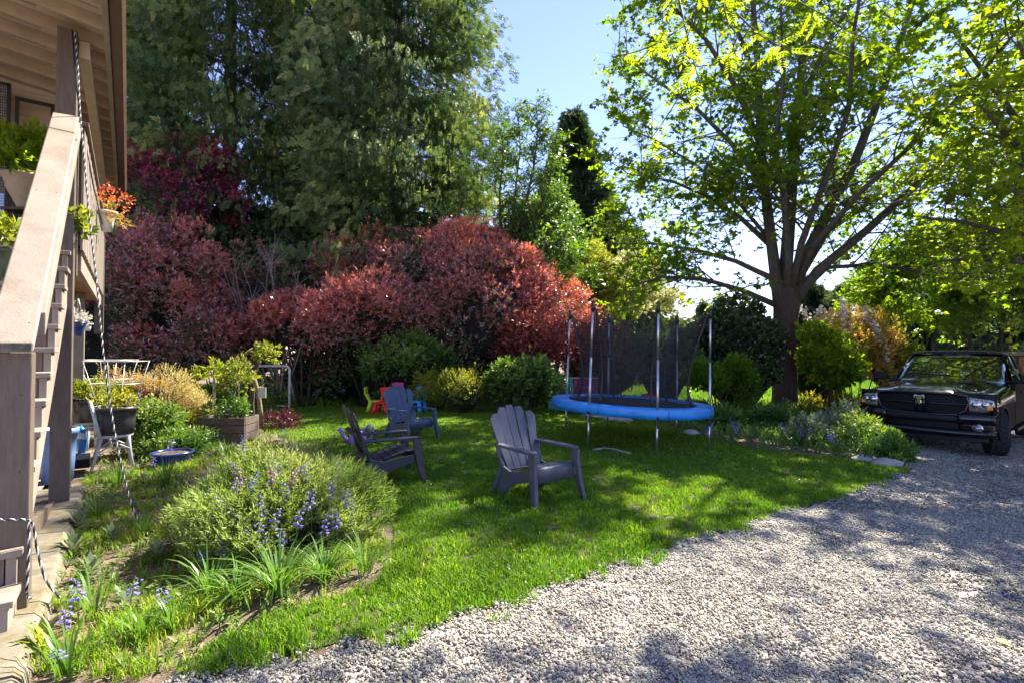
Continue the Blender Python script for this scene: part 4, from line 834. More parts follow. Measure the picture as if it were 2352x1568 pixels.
tag(npmesh('fallen_leaf', v, f, LM['yellow'], q), 'single yellow fallen leaf on the gravel at lower right', 'leaf')

# ================================================================ house, deck, stairs
RH = Matrix.Rotation(ROTH, 3, 'Z')
RH = Matrix((V3, U3, Z3)).transposed()     # columns: local x = w, y = s, z
def hb(mb, s0, s1, w0, w1, z0, z1):
    return mb.box(W((s0 + s1) / 2, (w0 + w1) / 2, (z0 + z1) / 2), (w1 - w0, s1 - s0, z1 - z0), M=RH)
FL = 2.80; SP = 6.85
# roof
roof = thing('porch_roof', 'tan underside of the porch roof with closely spaced rafters and dark gutter', 'roof', W(7.5, -2, 5))
def rz_(w): return 4.86 - .12 * (w + .1)
def slope_box(mb, s0, s1, w0, w1, z0off, z1off):
    vs = []
    for s_ in (s0, s1):
        for w_ in (w0, w1):
            for zo in (z0off, z1off): vs.append(W(s_, w_, rz_(w_) + zo))
    return mb.add(vs, [(0, 1, 3, 2), (4, 6, 7, 5), (0, 4, 5, 1), (2, 3, 7, 6), (0, 2, 6, 4), (1, 5, 7, 3)])
slope_box(MB(), 1.4, 13.05, -6.2, -.14, .13, .16).build('roof_deck', M['tan'], roof)
slope_box(MB(), 1.4, 13.1, -6.2, -.07, .163, .20).build('shingles', M['roofgrey'], roof)
rs = random.Random(2)
for k in range(28):
    s_ = 1.5 + .425 * k; slope_box(MB(), s_, s_ + .04, -6.1, -.24, 0.0, .128).build('rafter', M['tan2'], roof, bevel=.003)
    if k < 26:
        for (w0, w1) in ((-.44, -.27), (-2.1, -.75)):
            slope_box(MB(), s_ + .045, s_ + .065, w0 + rs.uniform(-.03, .03), w1, -.004, .03).build('batten', M['rail'], roof)
hb(MB(), 1.4, 13.05, -.238, -.19, 4.80, 4.99).build('trim_board', M['rail'], roof, bevel=.004)
gm = MB()
pr = [(-.066, 4.86), (-.066, 5.02), (.06, 5.02), (.06, 4.93), (.03, 4.86)]
gm.prism([(w_ - .12, z_) for w_, z_ in pr], W(1.4, 0), V3, Z3, U3, 11.75); gm.build('gutter', M['fascia'], roof, bevel=.006)
hb(MB(), 6.95, 12.2, -.45, -.36, 4.68, 4.86).build('beam', M['tan'], roof, bevel=.004)

# house walls
house = thing('house', 'two-storey house with tan lap siding behind the porch at left', 'house', W(11, -3, 0))
hb(MB(), 8.86, 8.90, -6.2, -.8, FL, 5.3).build('wall', M['tan'], house)
for k in range(16):
    z0 = FL + .15 * k
    mb = MB(); mb.add([W(8.84, -6.2, z0), W(8.84, -.76, z0), W(8.855, -.76, z0 + .152), W(8.855, -6.2, z0 + .152), W(8.86, -6.2, z0), W(8.86, -.76, z0)], [(0, 1, 2, 3), (0, 4, 5, 1)]); mb.build('siding_board', M['tan'], house)
hb(MB(), 8.8, 8.88, -.79, -.74, FL, 5.25).build('corner_board', M['tan2'], house)
hb(MB(), 7.6, 13, -2.3, -2.2, 0, 2.5).build('lower_wall', M['post'], house)
for k in range(22): hb(MB(), 7.7 + .24 * k, 7.92 + .24 * k, -2.2, -2.185, .05, 2.5).build('siding_board', M['post'], house)
hb(MB(), 11.5, 11.58, -2.2, -.85, 0, 2.5).build('lower_wall', M['post'], house)
# security gate at the door
gate = thing('security_gate', 'black metal security gate with pale mesh at the upstairs door', 'gate', W(8.6, -1.5, FL))
def gatep(w0, w1, z1):
    for a in ((w0, w0 + .035, FL, z1), (w1 - .035, w1, FL, z1), (w0, w1, z1 - .035, z1), (w0, w1, FL, FL + .035)):
        hb(MB(), 8.58, 8.62, *a).build('frame', M['black'], gate)
gatep(-1.75, -1.18, 4.86); gatep(-1.14, -.78, 4.72)
hb(MB(), 8.58, 8.62, -1.48, -1.45, FL, 4.86).build('frame', M['black'], gate)
mb = MB()
for k in range(30): mb.tube([W(8.6, -1.72 + k * .0185, FL), W(8.6, -1.72 + k * .0185, 4.84)], .0028, 4, cap=False)
for k in range(60): mb.tube([W(8.605, -1.74, FL + .05 + k * .033), W(8.605, -1.2, FL + .05 + k * .033)], .0028, 4, cap=False)
tag(mb.build('mesh_panel', M['wire'], gate), kind=None)
hb(MB(), 8.66, 8.68, -1.74, -1.19, FL, 4.84).build('door_panel', M['glass'], gate)

# deck
deck = thing('deck', 'raised wooden deck with vertical plank railing and orange-brown underside', 'deck', W(10, -.6, 0))
for k in range(18):
    w1 = -.47 - .145 * k
    if w1 > -3: hb(MB(), 7.46, 12.6, w1 - .14, w1, FL - .035, FL).build('floor_board', M['post'], deck)
for k in range(17): hb(MB(), 7.5 + .3 * k, 7.54 + .3 * k, -3.0, -.47, FL - .19, FL - .038).build('joist', M['cedar'], deck)
for k in range(36): hb(MB(), 7.48 + .142 * k, 7.61 + .142 * k, -3.0, -.475, FL - .215, FL - .192).build('soffit_board', M['cedar'] if k > 12 else M['tan2'], deck)
hb(MB(), 7.3, 12.62, -.465, -.42, FL - .32, FL + .06).build('rim_board', M['rail'], deck, bevel=.004)
k = 0; s_ = 7.05
while s_ < 12.45:
    hb(MB(), s_, s_ + .135, -.415 if k % 2 else -.418, -.39 if k % 2 else -.395, FL - .12, 3.98).build('rail_plank', M['rail'], deck, bevel=.003); s_ += .15; k += 1
hb(MB(), 7.0, 12.55, -.50, -.36, 3.985, 4.03).build('rail_cap', M['post'], deck, bevel=.005)
hb(MB(), 12.46, 12.60, -.52, -.38, 1.95, 4.12).build('post', M['post'], deck, bevel=.005)
for s_ in (8.35, 9.9): hb(MB(), s_, s_ + .1, -.53, -.43, FL, 4.3 if s_ < 9 else 4.1).build('post', M['post'], deck, bevel=.005)
hb(MB(), 11.0, 11.13, -.72, -.58, 0, 2.58).build('post', M['rail'], deck, bevel=.005)
hb(MB(), 8.6, 8.73, -.78, -.66, 0, 2.58).build('post', M['post'], deck, bevel=.005)
hb(MB(), 7.5, 12.5, -.82, -.72, 2.40, 2.60).build('beam', M['tan2'], deck, bevel=.004)

# stairs
st = thing('staircase', 'grey-brown wooden staircase climbing from the kerb to the deck', 'staircase', W(4.2, -1, 0))
hb(MB(), 4.15, 4.31, -.615, -.455, .10, 1.60).build('newel_post', M['post'], st, bevel=.006)
hb(MB(), SP, SP + .16, -.615, -.455, .02, 4.905).build('tall_post', M['post'], st, bevel=.006)
hb(MB(), SP + .165, SP + .27, -.60, -.44, 2.4, 4.12).build('post_block', M['post'], st, bevel=.004)
def sloped(mb, s0, z0, s1, z1, w0, w1, th):
    vs = []
    for s_, z_ in ((s0, z0), (s1, z1)):
        for w_ in (w0, w1):
            for zo in (-th, 0): vs.append(W(s_, w_, z_ + zo))
    return mb.add(vs, [(0, 1, 3, 2), (4, 6, 7, 5), (0, 4, 5, 1), (2, 3, 7, 6), (0, 2, 6, 4), (1, 5, 7, 3)])
s0, z0, s1, z1 = 4.02, 1.655, SP, 4.02
sloped(MB(), s0, z0, s1, z1, -.635, -.435, .055).build('handrail', M['rail'], st, bevel=.008)
for u_, w_ in ((.05, -.60), (.05, -.47), (.52, -.595), (.52, -.475), (.97, -.59), (.97, -.48)):
    s_ = s0 + (s1 - s0) * u_; MB().lathe([(.0045, 0), (.004, .0015), (0, .002)], W(s_, w_, z0 + (z1 - z0) * u_ + .0005), 8).build('nail_head', M['fascia'], st)
for z_ in (.35, .9, 1.35): MB().lathe([(.006, 0), (.005, .003), (0, .004)], W(4.149, -.50, z_), 8, M=Matrix.Rotation(R(90), 3, 'X')).build('bolt_head', M['fascia'], st)
hb(MB(), s0 - .012, s0 - .001, -.628, -.442, z0 - .052, z0 - .003).build('rail_end', M['end'], st, bevel=.004)
sl_ = (z1 - z0) / (s1 - s0)
sloped(MB(), 4.32, z0 + sl_ * (4.32 - s0) - .06, s1 - .005, z1 - .06, -.455, -.415, .14).build('side_rail', M['rail'], st, bevel=.004)
run, rise = .247, .196
# stringers: outline with notches
def stringer(w0):
    pts = [(3.86, .06), (3.86, .22)]
    for k in range(1, 15):
        pts += [(3.86 + run * (k - 1), .03 + rise * k), (3.86 + run * k, .03 + rise * k)]
    pts += [(3.86 + run * 14, .03 + rise * 13 - .18), (4.12, .06)]
    mb = MB(); mb.prism([(a - 3.86, b) for a, b in pts[1:]] + [(0, .06)], W(3.86, w0), U3, Z3, V3, .045); return mb
stringer(-.545).build('stringer', M['rail'], st); stringer(-1.62).build('stringer', M['rail'], st)
for k in range(1, 14):
    s_ = 3.83 + run * (k - 1); hb(MB(), s_, s_ + run + .03, -1.64, -.475, .032 + rise * k, .072 + rise * k).build('tread', M['rail'], st, bevel=.005)
    if k > 1: hb(MB(), s_ + .035, s_ + .055, -1.57, -.553, .03 + rise * (k - 1) + .045, .03 + rise * k).build('riser', M['post'], st)
sloped(MB(), 4.2, 1.55, SP, 3.85, -1.70, -1.58, .05).build('handrail', M['rail'], st, bevel=.006)
sloped(MB(), 5.2, .35, SP - .02, .12, -.60, -.56, .14).build('brace', M['post'], st, bevel=.004)

# kerb
kerb = thing('concrete_kerb', 'mossy broken concrete kerb under the staircase', 'kerb', W(4, -.56, 0)); rs = random.Random(8)
s_ = .8
while s_ < 6.9:
    L = rs.uniform(.8, 1.4); w1 = -.385 + rs.uniform(-.015, .015)
    mb = MB(); rows = []
    n = 10
    for j in range(n + 1):
        q = s_ + (L - .015) * j / n; jt = lambda a=.012: rs.uniform(-a, a) * .6
        rows.append([W(q, -.80, -.05), W(q, -.80, .10), W(q, -.66, .102), W(q, -.50, .101), W(q, w1 - .03 + jt(), .095 + jt(.008)), W(q, w1 + jt(), .06 + jt()), W(q, w1 + .02 + jt(), .0), W(q, w1 + .02, -.05)])
    mb.grid(rows, smooth=False); mb.add(rows[0], [tuple(range(8))]); mb.add(rows[-1], [tuple(reversed(range(8)))]); mb.build('kerb_block', M['concrete'], kerb); s_ += L

# ropes
def twisted(mbw, mbk, pts, r):
    pts = [Vector(p) for p in pts]; L = 0; out = ([], [], [])
    dens = []
    for i in range(len(pts) - 1):
        n = max(2, int((pts[i + 1] - pts[i]).length / .010)); dens += [pts[i].lerp(pts[i + 1], j / n) for j in range(n)]
    dens.append(pts[-1]); ph = 0
    for i, p in enumerate(dens):
        d = (dens[min(i + 1, len(dens) - 1)] - dens[max(i - 1, 0)]).normalized(); x = d.cross(Vector((.3, 1, .1))).normalized(); y = d.cross(x); ph = i * .010 / .07 * 6.283
        for k in range(3): a = ph + k * 2.094; out[k].append(p + (x * math.cos(a) + y * math.sin(a)) * r * .5)
    mbw.tube(out[0], r * .62, 5, cap=False); mbk.tube(out[1], r * .62, 5, cap=False); mbk.tube(out[2], r * .62, 5, cap=False)
def rope(label, ppts, r, group='twisted ropes on the stairs'):
    t = thing('rope', label, 'rope', ppts[0][-1] if False else ppts[0], group=group); a = MB(); b = MB(); sm = []
    # catmull-rom
    Pp = [Vector(p) for p in ppts]; Pp = [Pp[0] * 2 - Pp[1]] + Pp + [Pp[-1] * 2 - Pp[-2]]
    for i in range(1, len(Pp) - 2):
        for j in range(6):
            u_ = j / 6; p0, p1, p2, p3 = Pp[i - 1:i + 3]
            sm.append(.5 * ((2 * p1) + (p2 - p0) * u_ + (2 * p0 - 5 * p1 + 4 * p2 - p3) * u_ ** 2 + (3 * p1 - p0 - 3 * p2 + p3) * u_ ** 3))
    sm.append(Pp[-2]); twisted(a, b, sm, r); a.build('white_strand', M['ropew'], t); b.build('black_strand', M['ropek'], t); return t
gend = G(345, 1237); px_ = [(172, 76), (179, 160), (184, 262), (193, 360), (205, 500), (222, 650), (232, 760), (243, 860), (258, 960), (277, 1060), (300, 1150), (320, 1200)]
rope('long black and white rope slanting from the porch beam to the ground', [P(a, b, 5.1 - .55 * (b / 1237)) for a, b in px_] + [gend + Vector((0, 0, .02))], .0072)
rope('short rope end tied round the newel post and hanging to the kerb', [P(-30, 1191, 2.95), P(20, 1192, 2.96), P(62, 1193, 3.0), P(76, 1206, 3.03), P(85, 1260, 3.04), P(105, 1330, 3.05), P(138, 1372, 3.05)], .0065)
rope('loose rope tail hanging straight down the newel post', [P(66, 1196, 3.0), P(66, 1260, 3.0), P(62, 1340, 3.0), P(62, 1365, 3.0), P(70, 1375, 2.98)], .0065)
t = thing('cable', 'thin black cable running down from the porch post over the rail planks', 'cable', P(180, 262, 5.0)); MB().tube([P(166, 70, 5.1), P(176, 200, 5.05), P(188, 290, 5.3), P(215, 430, 6.3), P(243, 552, 8.2)], .008, 5).build('wire', M['black'], t)

# ---------------------------------------------------------------- pots and plants on the stairs and deck
def pot(name, label, c, r, h, mat, cat='pot', rim=.02, soil=True, taper=.75, group=None, lip=True):
    c = Vector(c); t = thing(name, label, cat, c, group=group); th = .012
    prof = [(0, 0), (r * taper, 0), (r * (taper + 1) / 2 * 1.0, h * .5), (r, h * .88)] + ([(r + rim, h * .885), (r + rim, h)] if lip else [(r, h)]) + [(r - th, h), (r - th, h * .85)]
    MB().lathe(prof, c, 28).build('body', M[mat], t)
    if soil: MB().lathe([(0, h * .88), (r - th, h * .86)], c, 20).build('soil', M['soil'], t)
    return t
def potplant(name, label, c, r, h, n, L, wd, mat, seed, k=6, group=None, nc=12, tint=None):
    return shrub(name, label, 'plant', c, (r, r, h), n, k, L, wd, mat, nc, r * .4, .9, .06, seed, tint, zmin=c[2] - h, stems=5, srad=.005, stemmat='greenstem', group=group)
c = P(58, 490, 6.05); c.z = P(58, 485, 6.05).z
hb(MB(), 8.0, 8.25, -1.15, -.85, FL, FL + .0) if False else None
ps = thing('plant_stand', 'small wooden stand under the cream urn on the deck', 'stand', (c.x, c.y, FL)); stz = P(58, 482, 6.05).z
MB().box((c.x, c.y, stz - .02), (.3, .3, .03)).build('top', M['wood'], ps)
for a in (-1, 1):
    for b in (-1, 1): MB().box((c.x + .11 * a, c.y + .11 * b, (FL + stz) / 2 - .02), (.03, .03, stz - FL - .04)).build('leg', M['wood'], ps)
ur = thing('urn_planter', 'cream clay urn on the upper deck beside the handrail', 'pot', (c.x, c.y, stz)); hU = P(58, 405, 6.05).z - stz
MB().lathe([(0, 0), (.09, 0), (.08, .03), (.12, .12), (.17, hU * .55), (.20, hU * .85), (.235, hU * .93), (.235, hU), (.20, hU), (.19, hU * .9), (0, hU * .9)], (c.x, c.y, stz), 28).build('body', M['cream'], ur)
potplant('urn_plant', 'bushy green plant with drooping lit leaves in the cream urn', (c.x, c.y, stz + hU + .18), .34, .30, 420, .10, .28, 'maple', 401, tint=lambda p, o, i: .7 + .3 * o[:, 2])  # brighter leaf colour and tint stand in for sun under the porch
g1 = P(26, 640, 4.54); gp = Vector((g1.x, g1.y, g1.z)); pot('green_pot', 'dark green pot standing on an upper stair tread', gp, .085, .26, 'greenpot')
potplant('leafy_plant', 'lit leafy seedling in the dark green pot', (gp.x - .03, gp.y, gp.z + .36), .14, .12, 90, .075, .5, 'lime', 402)
pv = P(165, 590, 5.4); pot('small_blue_pot', 'small blue pot on the stairs just right of the tall post', (pv.x, pv.y, pv.z - .05), .05, .16, 'bluepot')
potplant('leafy_plant', 'yellow-green leafy plant beside the tall post', (P(168, 520, 5.3).x, 5.3, P(168, 520, 5.3).z), .10, .2, 60, .08, .55, 'lime', 403)
# hanging basket of flowers on the rail
hb_ = P(245, 532, 7.6); pot('hanging_flower_pot', 'white pot of hot-coloured flowers hung outside the deck rail', hb_, .11, .30, 'white', taper=.6)
potplant('trailing_flowers', 'orange and magenta flowers trailing from the white pot on the deck rail', (hb_.x + .08, hb_.y - .05, hb_.z + .45), .20, .24, 55, .045, .6, 'petal', 404, k=3)
potplant('trailing_foliage', 'dry trailing foliage hanging below the deck-rail flowers', (hb_.x + .14, hb_.y - .03, hb_.z + .18), .12, .24, 60, .06, .2, 'orange', 405, k=4)
bp = P(176, 775, 7.0); pot('hanging_blue_pot', 'cobalt blue hanging pot under the deck', (bp.x, bp.y, P(176, 772, 7.0).z), .10, .19, 'bluepot', taper=.55)
mb = MB(); topz = 2.4
for a in range(3): mb.tube([(bp.x + .09 * math.cos(a * 2.1), bp.y + .09 * math.sin(a * 2.1), P(176, 738, 7).z), (bp.x, bp.y, topz)], .003, 4)
tag(mb.build('pot_hanger', M['wire']), 'three thin wires holding the cobalt pot', 'hanger')
potplant('small_flowers', 'pale succulent and flowers in the cobalt blue hanging pot', (bp.x, bp.y, P(176, 735, 7).z), .10, .05, 60, .04, .6, 'blossom', 406, k=5)
wp = P(197, 760, 7.6); pot('hanging_white_pot', 'small white pot hanging behind the cobalt one', wp, .07, .11, 'white', soil=True)

# ---------------------------------------------------------------- white bentwood chairs with black pots
def bent_chair(label, c, rz, group):
    t = thing('patio_chair', label, 'chair', c, rz, group); m = M['whitechair']; H = .45
    MB().lathe([(0, H), (.20, H), (.215, H - .01), (.215, H - .035), (.19, H - .04)], (0, 0, 0), 28).build('seat', m, t, world=False)
    for (x, y, sx, sy) in ((-.13, .15, -.05, .05), (.13, .15, .05, .05), (-.13, -.14, -.07, -.10), (.13, -.14, .07, -.10)):
        MB().tube([(x, y, H - .03), (x + sx * .4, y + sy * .4, H * .5), (x + sx, y + sy, 0)], [.022, .019, .016], 8).build('leg', m, t, world=False)
    for w_, hh in ((.185, .46), (.12, .40)):
        pts = []
        for k in range(17):
            a = math.pi * k / 16; x = -math.cos(a) * w_; z = H - .02 + (math.sin(a) ** .55) * hh; pts.append((x, -.16 - .10 * (z - H) / .45, z))
        MB().tube(pts, .022 if w_ > .15 else .015, 8).build('back_hoop', m, t, world=False)
    for s_ in (-1, 1): MB().tube([(s_ * .16, .17, H * .55), (s_ * .17, .0, H * .78), (s_ * .16, -.16, H * .5)], .011, 6).build('brace', m, t, world=False)
    return t
ch1 = Vector((-5.42, 7.0, 0.05)); chairw = bent_chair('nearest white bentwood-style chair holding the largest black pot', ch1, R(-50), 'white patio chairs used as pot stands')
def dup(root, loc, rz, label, sc_=None, mat=None):
    r = root.copy(); sc.collection.objects.link(r); r.location = loc; r.rotation_euler = (0, 0, rz); r['label'] = label
    for ch in list(root.children):
        c = ch.copy(); sc.collection.objects.link(c); c.parent = r
        if mat is not None: c.data = ch.data.copy(); c.data.materials[0] = mat
        for g in ch.children:
            d = g.copy(); sc.collection.objects.link(d); d.parent = c
            if mat is not None: d.data = g.data.copy(); d.data.materials[0] = mat
    return r
dup(chairw, (-6.75, 8.25, .05), R(-110), 'white patio chair behind, next to the deck post')
pot('black_nursery_pot', 'big black nursery pot on the nearest white chair', ch1 + Vector((.02, 0, .452)), .235, .36, 'potblack', taper=.88, group='black nursery pots')
pot('black_nursery_pot', 'black nursery pot on the rear white chair', Vector((-6.72, 8.2, .505)), .23, .36, 'potblack', taper=.8, group='black nursery pots')
c = P(222, 1030, 8.6); pot('black_nursery_pot', 'black nursery pot with a wire cage behind the two chairs', Vector((P(235, 900, 9.0).x, 9.0, .35)), .22, .36, 'potblack', taper=.8, group='black nursery pots')
potplant('potted_seedlings', 'sparse seedlings in the biggest black pot', tuple(ch1 + Vector((.02, 0, .86))), .17, .10, 110, .05, .5, 'lime', 411)
potplant('potted_herb', 'yellow-green herb in the rear black pot', (-6.72, 8.2, .98), .24, .14, 240, .05, .5, 'lime', 412)
potplant('potted_herb', 'yellow-green herb right of the rear pot', (P(272, 890, 9.0).x, 9.0, .86), .2, .16, 200, .05, .5, 'lime', 413)
def cage(label, px, py, Y, r, h):
    c = P(px, py, Y); t = thing('tomato_cage', label, 'plant support', (c.x, Y, c.z - h), group='wire tomato cages'); mb = MB()
    for j, f in enumerate((1, .82, .62)):
        z = c.z - j * h * .36; MB().tube([(c.x + r * f * math.cos(a * .3142), Y + r * f * math.sin(a * .3142), z) for a in range(21)], .005, 5, cap=False).build('ring', M['wire'], t)
    for k in range(4):
        a = k * 1.57 + .4; MB().tube([(c.x + r * math.cos(a), Y + r * math.sin(a), c.z), (c.x + r * .35 * math.cos(a), Y + r * .35 * math.sin(a), c.z - h)], .005, 5).build('wire_leg', M['wire'], t)
cage('wide wire tomato cage over the nearest black pot', 268, 829, 7.9, .42, .95); cage('smaller wire tomato cage behind, near the deck post', 250, 826, 8.9, .42, .9)
# bin, bag, box
bn = P(132, 1100, 6.2); bn.z = .05; pot('blue_bin', 'tall blue plastic bin half hidden by the tall post', bn, .18, .64, 'bluebin', 'bin', taper=.82, rim=.018)
bx = G(185, 1072, .05); t = thing('storage_box', 'dark box with grey lid under the blue bag', 'box', bx); MB().box(bx + Vector((0, 0, .06)), (.2, .22, .12), ROTH).build('box', M['matte'], t, bevel=.008); MB().box(bx + Vector((0, 0, .155)), (.21, .23, .07), ROTH).build('lid', M['slab'], t, bevel=.008)
t = thing('potting_soil_bag', 'crumpled blue and white bag on the dark box by the bin', 'bag', bx + Vector((0, 0, .19)))
MB().blob(bx + Vector((0, 0, .36)), (.085, .05, .17), 4, 2, .12).build('bag', M['bag'], t); MB().blob(bx + Vector((.01, -.02, .42)), (.07, .045, .07), 5, 2, .12).build('print_band', M['bagw'], t)
# blue tub
tbp = G(385, 1072); tub = pot('blue_tub', 'round cobalt blue tub half full of soil among grasses', (tbp.x, tbp.y + .1, 0), .25, .20, 'bluepot', 'tub', taper=.8)
pot('black_tub', 'low black tub behind the blue tub', (P(440, 1030, 8.2).x, 8.2, 0), .25, .24, 'potblack', 'tub', taper=.85)
tp_ = G(460, 1004); pot('terracotta_pot', 'terracotta pot with a wide rim left of the wooden planter', (tp_.x, tp_.y, .12), .21, .34, 'terra', taper=.68, rim=.025)
pl = G(525, 1012); plt = thing('planter_box', 'dark wooden planter box beside the terracotta pot', 'planter', (pl.x, pl.y, 0))
for k in range(3):
    z = .04 + k * .14
    for (cx, cy, sx, sy) in ((0, -.25, .84, .03), (0, .25, .84, .03), (-.41, 0, .03, .46), (.41, 0, .03, .46)): MB().box((pl.x + cx, pl.y + cy, z + .065), (sx, sy, .13)).build('plank', M['wood'], plt, bevel=.004)
MB().box((pl.x, pl.y, .38), (.78, .44, .02)).build('soil', M['soil'], plt)
potplant('staked_climber', 'yellow-green climber on stakes growing from the wooden planter', (pl.x + .1, pl.y, 1.0), .30, .5, 200, .06, .45, 'lime', 421, nc=24)
potplant('staked_climber', 'flat-topped lime sapling left of the bent grey trunk', (P(510, 860, 9.5).x, 9.5, P(510, 860, 9.5).z), .42, .10, 120, .085, .4, 'lime', 422, nc=18)
potplant('herb_clump', 'fresh green herbs filling the planter box', (pl.x - .1, pl.y + .05, .52), .36, .14, 300, .05, .5, 'broad', 423)
t = thing('garden_stakes', 'thin pale stakes standing in the planter', 'stakes', (pl.x, pl.y, .3))
for (px, Y, top) in ((492, 9.4, 855), (547, 9.4, 825), (552, 9.6, 930)): b = P(px, 1000, Y); MB().tube([(b.x, Y, .1), (b.x, Y, P(px, top, Y).z)], .008, 6).build('stake', M['rail'], t)
# bent trunk vine
t = thing('gnarled_vine', 'gnarled bent grey trunk with small yellow leaf tufts by the lawn edge', 'tree', G(600, 985))
MB().tube([P(602, 990, 10.4), P(598, 940, 10.4), P(593, 900, 10.4), P(580, 860, 10.4), P(563, 828, 10.4), P(558, 815, 10.4)], [.05, .045, .045, .05, .05, .04], 8).build('trunk', M['stem'], t)
MB().tube([P(558, 820, 10.4), P(570, 808, 10.45), P(588, 797, 10.5)], [.045, .035, .03], 7).build('limb', M['stem'], t)
MB().tube([P(583, 990, 10.7), P(578, 930, 10.7), P(582, 870, 10.6), P(592, 830, 10.5), P(590, 796, 10.5), P(600, 800, 10.5)], [.05, .05, .045, .045, .06, .04], 8).build('trunk', M['twig'], t)
pc = P(612, 805, 10.4); p_, ax, i, o = shell_points((pc.x, 10.4, pc.z), (.22, .2, .24), 150, 8, .1, None, 5); v, f, q = shoots(p_, ax, 5, .05, .06, .5, .9, np.full(len(p_), .4)); npmesh('foliage', v, f, LM['lime'], q, t)
tg = P(602, 901, 9.9); MB().box(tg, (.15, .012, .2)).build('hanging_tag', M['housewhite']); tag(bpy.data.objects['hanging_tag'], 'small pale weathered tag hanging beside the bent grey trunk', 'tag')  # this box is the small pale tag hung by the trunk
gshrub('wide mounded spirea with red and straw-coloured young leaves', 330, 920, 9.6, (.88, .6, .52), 5200, .034, .4, 'spirea', 431, 'spirea_shrub', cr=.2, nc=44, tint=lambda p, o, i: .45 + .3 * noise3(p, 2.5, 8) + .25 * o[:, 2])
gshrub('right half of the mounded spirea, paler straw colour', 400, 945, 9.9, (.62, .5, .34), 2600, .034, .4, 'spirea', 432, 'spirea_shrub', cr=.2, nc=30, tint=lambda p, o, i: .7 + .2 * noise3(p, 2.5, 8))
gshrub('light green perennials between spirea and terracotta pot', 390, 975, 9.3, (.45, .3, .26), 900, .05, .4, 'lime', 433, 'perennial_clump', cr=.16, core=0)
gshrub('dark green perennials behind the blue tub', 400, 1030, 8.0, (.5, .35, .22), 1000, .06, .35, 'broad', 434, 'perennial_clump', cr=.15, core=0)
gshrub('pale flowering clump right of the big black pot', 345, 965, 8.1, (.3, .3, .25), 700, .06, .5, 'weed', 435, 'perennial_clump', cr=.14, core=0)
gshrub('dark reddish spiky shrub at the left edge of the lawn', 640, 975, 10.6, (.42, .3, .26), 420, .05, .35, 'plum', 436, 'spiky_shrub', cr=.14, core=0)
for px, py, lb in ((369, 877, 'yellow poppy on the right of the spirea'), (290 + 5, 902, 'yellow-orange poppy low on the spirea')):
    c = P(px, py, 8.9); t = thing('poppy', lb, 'flower', (c.x, c.y, 0)); MB().tube([(c.x, c.y, .2), c], .004, 4).build('stem', M['greenstem'], t)
    n = 9; A = np.array([[math.cos(k * .7), -.6, math.sin(k * .7)] for k in range(n)]); v, f, q = leafmesh(np.tile([c.x, c.y, c.z], (n, 1)), A, np.tile([0, -1., 0], (n, 1)), .06, .055, np.full(n, .5)); npmesh('petals', v, f, LM['yellow'], q, t)

# ---------------------------------------------------------------- goal
gl = thing('goal_frame', 'white tubular play goal with a sagging net in front of the hedge', 'goal', G(580, 936)); d_ = 14.5
x0 = P(492, 880, d_).x; x1 = P(665, 880, d_).x; zt = P(600, 840, d_).z
fr_ = [(x0, d_, 0), (x0, d_, zt - .1), (x0 + .04, d_, zt - .02), (x0 + .12, d_, zt)] + [(x0 + (x1 - x0) * k / 4, d_, zt) for k in (1, 2, 3)] + [(x1 - .12, d_, zt), (x1 - .04, d_, zt - .02), (x1, d_, zt - .1), (x1, d_, 0)]
MB().tube(fr_, .032, 8).build('frame', M['white'], gl)
for x in (x0 + .03, x1 - .03): MB().tube([(x, d_, zt - .15), (x - (.1 if x > x0 + 1 else -.3), d_ + .75, .02)], .02, 6).build('back_stay', M['white'], gl)
MB().tube([(x0 + .3, d_ + .75, .02), (x1 - .1, d_ + .75, .02)], .02, 6).build('ground_bar', M['white'], gl)
mb = MB()
for k in range(18): x = x0 + (x1 - x0) * (k + .5) / 18; mb.tube([(x, d_, zt), (x, d_ + .4, zt * .45), (x, d_ + .75, .03)], .004, 3, cap=False)
for k in range(9): u_ = (k + .5) / 9; mb.tube([(x0, d_ + .75 * u_, zt * (1 - u_)), ((x0 + x1) / 2, d_ + .8 * u_, zt * (1 - u_) - .04), (x1, d_ + .75 * u_, zt * (1 - u_))], .004, 3, cap=False)
mb.build('net', M['wire'], gl)

